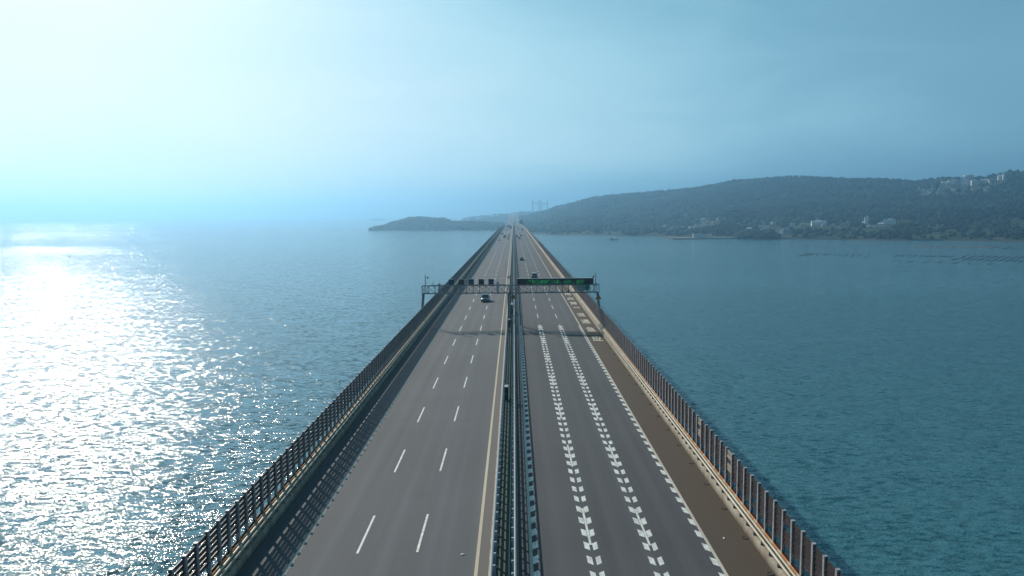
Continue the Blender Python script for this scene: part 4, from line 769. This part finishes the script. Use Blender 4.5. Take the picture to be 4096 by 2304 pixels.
# ---- houses
M_WALLS = [mat('render_white', (.80, .80, .78), .8, var=.08, vscale=.2), mat('render_cream', (.66, .60, .52), .8, var=.1, vscale=.2), mat('render_grey', (.42, .44, .46), .8, var=.1, vscale=.2), mat('render_pinkish', (.46, .37, .33), .8, var=.1, vscale=.2)]
M_ROOFS = [mat('roof_grey', (.34, .34, .34), .8, var=.15, vscale=.3), mat('roof_pale', (.60, .59, .56), .8, var=.12, vscale=.3), mat('roof_tile', (.26, .13, .09), .8, var=.2, vscale=.4)]
M_WIN = mat('window_glass', (.03, .05, .07), .15, spec=.7); M_FRAME = mat('window_frame', (.45, .46, .46), .6)
def house(name, x, y, w, h, kind, lb, cat, group, wall, roof, zf):
    z = float(zf(x, y)[0]); t = empty(name, (x, y, z + .8), -math.atan2(x, y) * .8 + random.uniform(-.25, .25)); tag(t, lb, cat, group)
    h = max(h * 1.2, 3.4); w = max(w * 1.05, 4.6); d_ = min(max(w * .75, 4.5), 12); gable = kind in ('gable', 'warehouse', 'shed') or (kind in ('house', 'hut') and random.random() < .45)
    hb_ = h * (.62 if gable else 1.0)
    wl_ = MB().box(-w / 2, w / 2, 0, d_, -4.5, hb_).build('wall', wall, t)
    if gable:
        MB().loft([[(-w / 2 - .25, -.3, hb_ + .003), (w / 2 + .25, -.3, hb_ + .003), (w / 2 + .25, d_ + .3, hb_ + .003), (-w / 2 - .25, d_ + .3, hb_ + .003)], [(-w / 2 - .1, d_ * .42, h + .4), (w / 2 + .1, d_ * .42, h + .4), (w / 2 + .1, d_ * .58, h + .4), (-w / 2 - .1, d_ * .58, h + .4)]]).build('roof', roof, t)
    else:
        rf = MB().box(-w / 2 - .25, w / 2 + .25, -.25, d_ + .25, h + .003, h + .25).build('roof', roof, t)
        if kind in ('apartment', 'tower', 'hotel', 'block') or random.random() < .4: MB().box(-w * .1, w * .28, d_ * .3, d_ * .7, h + .253, h + 2.4).build('stair_head', wall, rf)
    fl = max(1, int(round(hb_ / 3.2))); nc = max(1, int(w / 3.0)); 
    me = MB().box(-.62, .62, -.06, -.004, -.7, .7).mesh('window'); fm = MB().box(-.75, .75, -.10, -.062, -.85, -.70).mesh('sill')
    for i in range(fl):
        for j in range(nc):
            o = obj('window', me, M_WIN, t, (-w / 2 + (j + .5) * w / nc, 0, (i + .52) * hb_ / fl)); obj('sill', fm, M_FRAME, o)
    return t
SPECIAL = {'tower': ('tower_house', 'slim white tower house with stacked windows above the shore', 'building'), 'hotel': ('villa', 'broad white two-storey villa to the right of the tower house', 'building'), 'warehouse': ('warehouse', 'wide pale gabled warehouse in the shore village', 'warehouse'), 'gable': ('gabled_house', 'small pointed gable house on the slope above the shore road', 'house'), 'block': ('apartment_block', 'grey block with a bright white end behind the wooded knoll', 'building'), 'pink': ('long_shed', 'long low shed with a pinkish bright roof above the knoll', 'shed')}
nwall = 0
for x, y, w, h, k in VILLAGE:
    if k in SPECIAL: nm, lb, ct = SPECIAL[k]; house(nm, x, y, w, h, k, lb, ct, None, M_WALLS[{'pink': 3, 'block': 2}.get(k, 0)], M_ROOFS[1 if k != 'pink' else 2], isl_z)
    elif k == 'wall':
        z = float(isl_z(x, y)[0]); t = tag(empty('retaining_wall', (x, y, z)), ('long pale retaining wall below the white villa', 'second pale wall on the bank under the villa', 'low pale wall on the slope above the wooded knoll')[min(nwall, 2)], 'wall'); nwall += 1
        MB().bbox(-w / 2, w / 2, 0, 1.2, -3, h + .6, .1).build('wall', M_WALLS[1], t); MB().box(-w / 2 - .1, w / 2 + .1, -.1, 1.3, h + .603, h + .8).build('coping', M_ROOFS[1], t)
    elif k == 'shed': house('shed', x, y, w, h, k, 'tan shed on the slope left of the wooded knoll' if x < 600 else 'low hipped shed between the tower house and the villa', 'shed', None, M_WALLS[1], M_ROOFS[1], isl_z)
    elif k == 'hut': house('hut', x, y, w, h, k, 'tiny hut at the foot of the tower house' if y > 1500 else 'pale blue-white hut below the tower house', 'hut', None, M_WALLS[0], M_ROOFS[1], isl_z)
    else:
        lf = x < 480
        house('house', x, y, w, h, k, 'small house scattered on the low slope left of the jetty' if lf else 'small house in the shore village right of the jetty', 'house', 'houses on the low slope' if lf else 'houses of the shore village', random.choice(M_WALLS), random.choice(M_ROOFS), isl_z)
for x, y, w, h, k in HILLTOP:
    if k == 'apartment': house('apartment_block', x, y, w, h, k, 'pale apartment block in the village on the hilltop', 'building', 'hilltop apartment blocks', random.choice(M_WALLS[:2] + M_WALLS[3:]), M_ROOFS[1], isl_z)
    else: house('house', x, y, w, h, k, 'small pale house on the slope of the hilltop village', 'house', 'hilltop houses', random.choice(M_WALLS), random.choice(M_ROOFS[:2]), isl_z)
for k, (x, y, w, lb) in enumerate(((-190, 4060, 16, 'bright greenhouse roof on the far hill behind the headland'), (-168, 4075, 12, 'second bright roof on the far hill'), (-150, 4080, 12, 'third bright roof on the far hill'), (-112, 4170, 30, 'long bright roof near the crest of the far hill'), (-85, 4190, 14, 'bright roof closest to the bridge on the far hill'), (-238, 4000, 14, 'leftmost bright roof on the far hill'))):
    house('greenhouse', x, y, w, 4.5, 'shed', lb, 'greenhouse', None, M_WALLS[0], M_WALLS[0], back_z)
# ---- jetty with its shed
jt = tag(empty('jetty', (0, 0, 0)), 'low stone jetty reaching out from the wooded knoll', 'jetty'); M_STONE = mat('jetty_stone', (.15, .135, .115), .9, col2=(.08, .075, .065), vscale=.25, detail=7)
mb = MB(); out = [(278, 1442), (292, 1400), (314, 1384), (347, 1396), (412, 1385), (425, 1412), (366, 1424), (348, 1436), (296, 1470)]
mb.loft([[(x, y, -1) for x, y in out], [(x + .3, y + .8, 2.2) for x, y in out]]); mb.build('quay', M_STONE, jt)
mb = MB()
for k in range(110): 
    a = random.random(); x = 285 + a * 60; y = 1392 + random.uniform(-16, 10) - 6 * math.sin(a * 3); mb.lathe((x, y, -.6), [(random.uniform(1, 2.2), 0), (random.uniform(.8, 1.8), random.uniform(1, 2.4)), (.3, 2.8)], 6)
tag(mb.build('rock_armour', M_STONE, jt), kind='stuff')
t = tag(empty('jetty_shed', (342, 1414, 2.2)), 'long grey flat-roofed shed standing on the jetty', 'shed'); MB().box(-12.5, 12.5, 0, 8, -.5, 5.6).build('wall', M_WALLS[2], t); MB().box(-12.9, 12.9, -.4, 8.4, 5.603, 6.0).build('roof', M_ROOFS[0], t)
for q in (-9, -3, 3, 9): MB().box(q - 1.4, q + 1.4, -.08, -.004, 0, 3.2).build('door', M_FRAME, t)
# ---- far cable-stayed bridge towers
M_TOWER = mat('tower_concrete', (.34, .36, .38), .8, var=.08, vscale=.05)
for x0_, x1_, y, zt, zb_, lb in ((96.6, 128.8, 3900, 116.2, 96.2, 'left of the two far H-shaped bridge towers'), (142.2, 172.6, 3955, 112.4, 93.9, 'right of the two far H-shaped bridge towers')):
    t = tag(empty('bridge_tower', ((x0_ + x1_) / 2, y, 0)), lb, 'bridge tower', 'H towers of the far bridge'); w = (x1_ - x0_) / 2
    for sg in (-1, 1): MB().loft([[(sg * w + a * k, b * k, z) for a, b in ((-2.4, -3.2), (2.4, -3.2), (2.4, 3.2), (-2.4, 3.2))] for z, k in ((-1, 1.15), (60, 1.0), (zt - 6, .92))] + [[(sg * w + a, b, zt - (3.5 if a * sg < 0 else 0)) for a, b in ((-2.1, -2.8), (2.1, -2.8), (2.1, 2.8), (-2.1, 2.8))]]).build('leg', M_TOWER, t)
    MB().box(-w + 2.2, w - 2.2, -2.4, 2.4, zb_ - 2.0, zb_ + 1.7).build('crossbeam', M_TOWER, t); MB().box(-w + 2.2, w - 2.2, -2.4, 2.4, 40, 45).build('crossbeam', M_TOWER, t)
# ---- stake rows and net lines of the sea farm
M_FLOAT = mat('farm_float', (.035, .045, .055), .7, var=.3, vscale=1)
ME_F = MB().bbox(-.38, .38, -1.1, 1.1, -.25, .46, .10).mesh('float'); ME_F.materials.append(M_FLOAT)
for k, (xa, ya, xb, yb) in enumerate(STAKES):
    near = ya < 760 and yb - ya < 14
    t = tag(empty('net_line', (xa, ya, 0), math.atan2(-(xb - xa), yb - ya)), 'short dark line of net floats in front of the sea-farm rows' if near else ('slanted dark row of net floats on the right of the sea farm' if xa > 400 else 'faint slanted row of net floats at the left end of the sea farm'), 'net line', 'near net lines' if near else ('right sea-farm rows' if xa > 400 else 'left sea-farm rows'))
    Ln = math.hypot(xb - xa, yb - ya); n_ = max(3, int(Ln / (3.6 if xa > 400 else 5.2)))
    MB().bar((0, 0, .12), (0, Ln, .12), .16, .12).build('rope', M_FLOAT, t)
    for i in range(n_): o = obj('float', ME_F, None, t); o.location = (random.uniform(-.3, .3), (i + .5) * Ln / n_, .0); o.rotation_euler = (0, 0, random.uniform(-.3, .3))
fb = []
for k in range(150):
    a = random.random(); b = random.random(); x = 530 + a * 90 + b * 38; y = 1036 - a * 50 + b * 46; fb.append((x - .25, x + .25, y - 3.0, y + 3.0, -.1, .35))
tag(obj('distant_net_field', boxes('distant_net_field', fb), M_FLOAT), kind='stuff')
# ---- boats, ship, beacon, floats
M_HULL = mat('boat_hull', (.02, .035, .045), .5, var=.2, vscale=1); M_DECK = mat('boat_deck', (.20, .19, .17), .7)
def boat(x, y, L_b, W_b, rz, lb, house_=True, canopy=False):
    t = tag(empty('fishing_boat', (x, y, 0), rz), lb, 'boat'); k = L_b / 2
    rg = lambda yy, w, zb, zt: [(-w, yy, zt), (-w * .75, yy, zb), (w * .75, yy, zb), (w, yy, zt)]
    MB().loft([rg(-k, .05, .1 * L_b * .6, .16 * L_b), rg(-k * .75, W_b * .32, -.2, .125 * L_b), rg(-k * .3, W_b * .5, -.3, .09 * L_b), rg(k * .5, W_b * .5, -.3, .08 * L_b), rg(k, W_b * .42, -.1, .10 * L_b)]).build('hull', M_HULL, t)
    if house_: hs = MB().bbox(-W_b * .3, W_b * .3, k * .35, k * .8, .07 * L_b, .18 * L_b, .04).build('wheelhouse', M_HULL, t); MB().box(-W_b * .25, W_b * .25, k * .345, k * .35 - .005, .12 * L_b, .165 * L_b).build('window', M_WIN, hs)
    if canopy:
        MB().box(-W_b * .45, W_b * .45, -k * .45, k * .25, .235 * L_b, .245 * L_b).build('canopy', M_DECK, t)
        for xx in (-W_b * .4, W_b * .4):
            for yy in (-k * .42, k * .22): MB().bar((xx, yy, .07 * L_b), (xx, yy, .24 * L_b), .08).build('canopy_post', M_DECK, t)
    MB().bar((0, k * .9, .08 * L_b), (0, k * .9, .20 * L_b), .10 * L_b * .3).build('outboard', M_HULL, t); return t
boat(181, 1390, 16.6, 3.4, R(90), 'long dark fishing boat with a canopy off the island shore', True, True)
boat(205.5, 1539, 4.2, 1.6, R(80), 'tiny dinghy behind the long fishing boat'); boat(187.2, 1544, 4.4, 1.6, R(95), 'tiny moored dinghy left of the long fishing boat', False)
boat(-110, 2024, 8.5, 2.4, R(88), 'small dark boat in front of the headland'); t = boat(-560, 971, 3.6, 1.6, R(80), 'small dark boat on the glittering water at far left'); MB().bar((0, -.3, .3), (0, -.3, 3.0), .09).build('mast', M_HULL, t)
t = tag(empty('beacon', (-1129, 3648, 0)), 'small dark navigation beacon near the horizon', 'beacon'); MB().lathe((0, 0, 0), [(2.2, -1), (2.2, 1.6), (1.0, 2.0), (.9, 7.2), (1.5, 7.6), (1.5, 8.4)], 10).build('tower', M_TRUSS, t); MB().lathe((0, 0, 8.41), [(.7, 0), (.7, 1.1), (.1, 1.6)], 10).build('lantern', M_BOX, t)
t = tag(empty('cargo_ship', (-1084, 6194, 0), R(90)), 'faint cargo ship on the hazy horizon left of the headland', 'ship'); M_SHIP = mat('ship_grey', (.10, .11, .13), .6)
MB().loft([[(-1, -60, 8), (1, -60, 8), (1, -60, 9), (-1, -60, 9)], [(-8, -46, -1), (8, -46, -1), (9, -46, 8), (-9, -46, 8)], [(-9, 50, -1), (9, 50, -1), (9, 50, 7.5), (-9, 50, 7.5)], [(-7, 57, 1), (7, 57, 1), (8, 58, 8), (-8, 58, 8)]]).build('hull', M_SHIP, t)
MB().box(-7, 7, 38, 50, 7.6, 17).build('superstructure', M_BOX, t); MB().box(-2, 2, 46, 50, 17.003, 21).build('funnel', M_SHIP, t); 
for q in (-30, -8, 14): MB().box(-7, 7, q - 9, q + 9, 8.0, 10.5).build('hatch', M_SHIP, t)
for x, y, lb in ((-55.7, 125, 'dark float drifting on the water close to the left fence'), (-94.9, 157, 'dark float on the glittering water farther left'), (-52.1, 228, 'small dark float on the water left of the bridge')):
    t = tag(empty('drifting_float', (x, y, 0)), lb, 'float'); smooth(MB().lathe((0, 0, -.2), [(.1, 0), (.21, .1), (.23, .24), (.15, .36), (.04, .42)], 12).build('body', M_FLOAT, t)); MB().bar((0, 0, .2), (0, 0, .5), .04).build('stick', M_FLOAT, t)
# members of a group are told apart by their order in the picture
def number(group, text, key):
    m_ = sorted([o for o in bpy.data.objects if o.get('group') == group], key=key)
    for k_, o in enumerate(m_): o['label'] = text.format(nth(k_))
brg = lambda o: o.location.x / max(o.location.y, 1)
number('hilltop houses', '{} small pale house from the left in the hilltop village', brg)
number('hilltop apartment blocks', '{} pale apartment block from the left on the hilltop', brg)
number('houses on the low slope', '{} small house from the left on the slope beyond the jetty', brg)
number('houses of the shore village', '{} small house from the left in the village right of the jetty', brg)
number('left sea-farm rows', '{} faint row of net floats from the left at the sea farm', brg)
number('right sea-farm rows', '{} dark slanted row of net floats, counted from the left of the right-hand rows', brg)
number('near net lines', '{} short dark line of floats from the left, in front of the sea-farm rows', brg)
number('tiny cars on the far slope', '{} tiny car, counted from the nearest, on the far climbing stretch', lambda o: o.location.y)
# ---------------------------------------------------------------- haze
hz = bpy.data.materials.new('haze_air'); hz.use_nodes = True
for x in list(hz.node_tree.nodes): hz.node_tree.nodes.remove(x)
ho = hz.node_tree.nodes.new('ShaderNodeOutputMaterial'); pv = hz.node_tree.nodes.new('ShaderNodeVolumePrincipled')
pv.inputs['Color'].default_value = (0.33, 0.67, 1.0, 1); pv.inputs['Density'].default_value = 0.00027; pv.inputs['Anisotropy'].default_value = 0.62
hz.node_tree.links.new(pv.outputs[0], ho.inputs['Volume'])
hb = MB().box(-12800, 12800, -12800, 12800, -1.0, 190).build('haze', hz); tag(hb, kind='stuff')
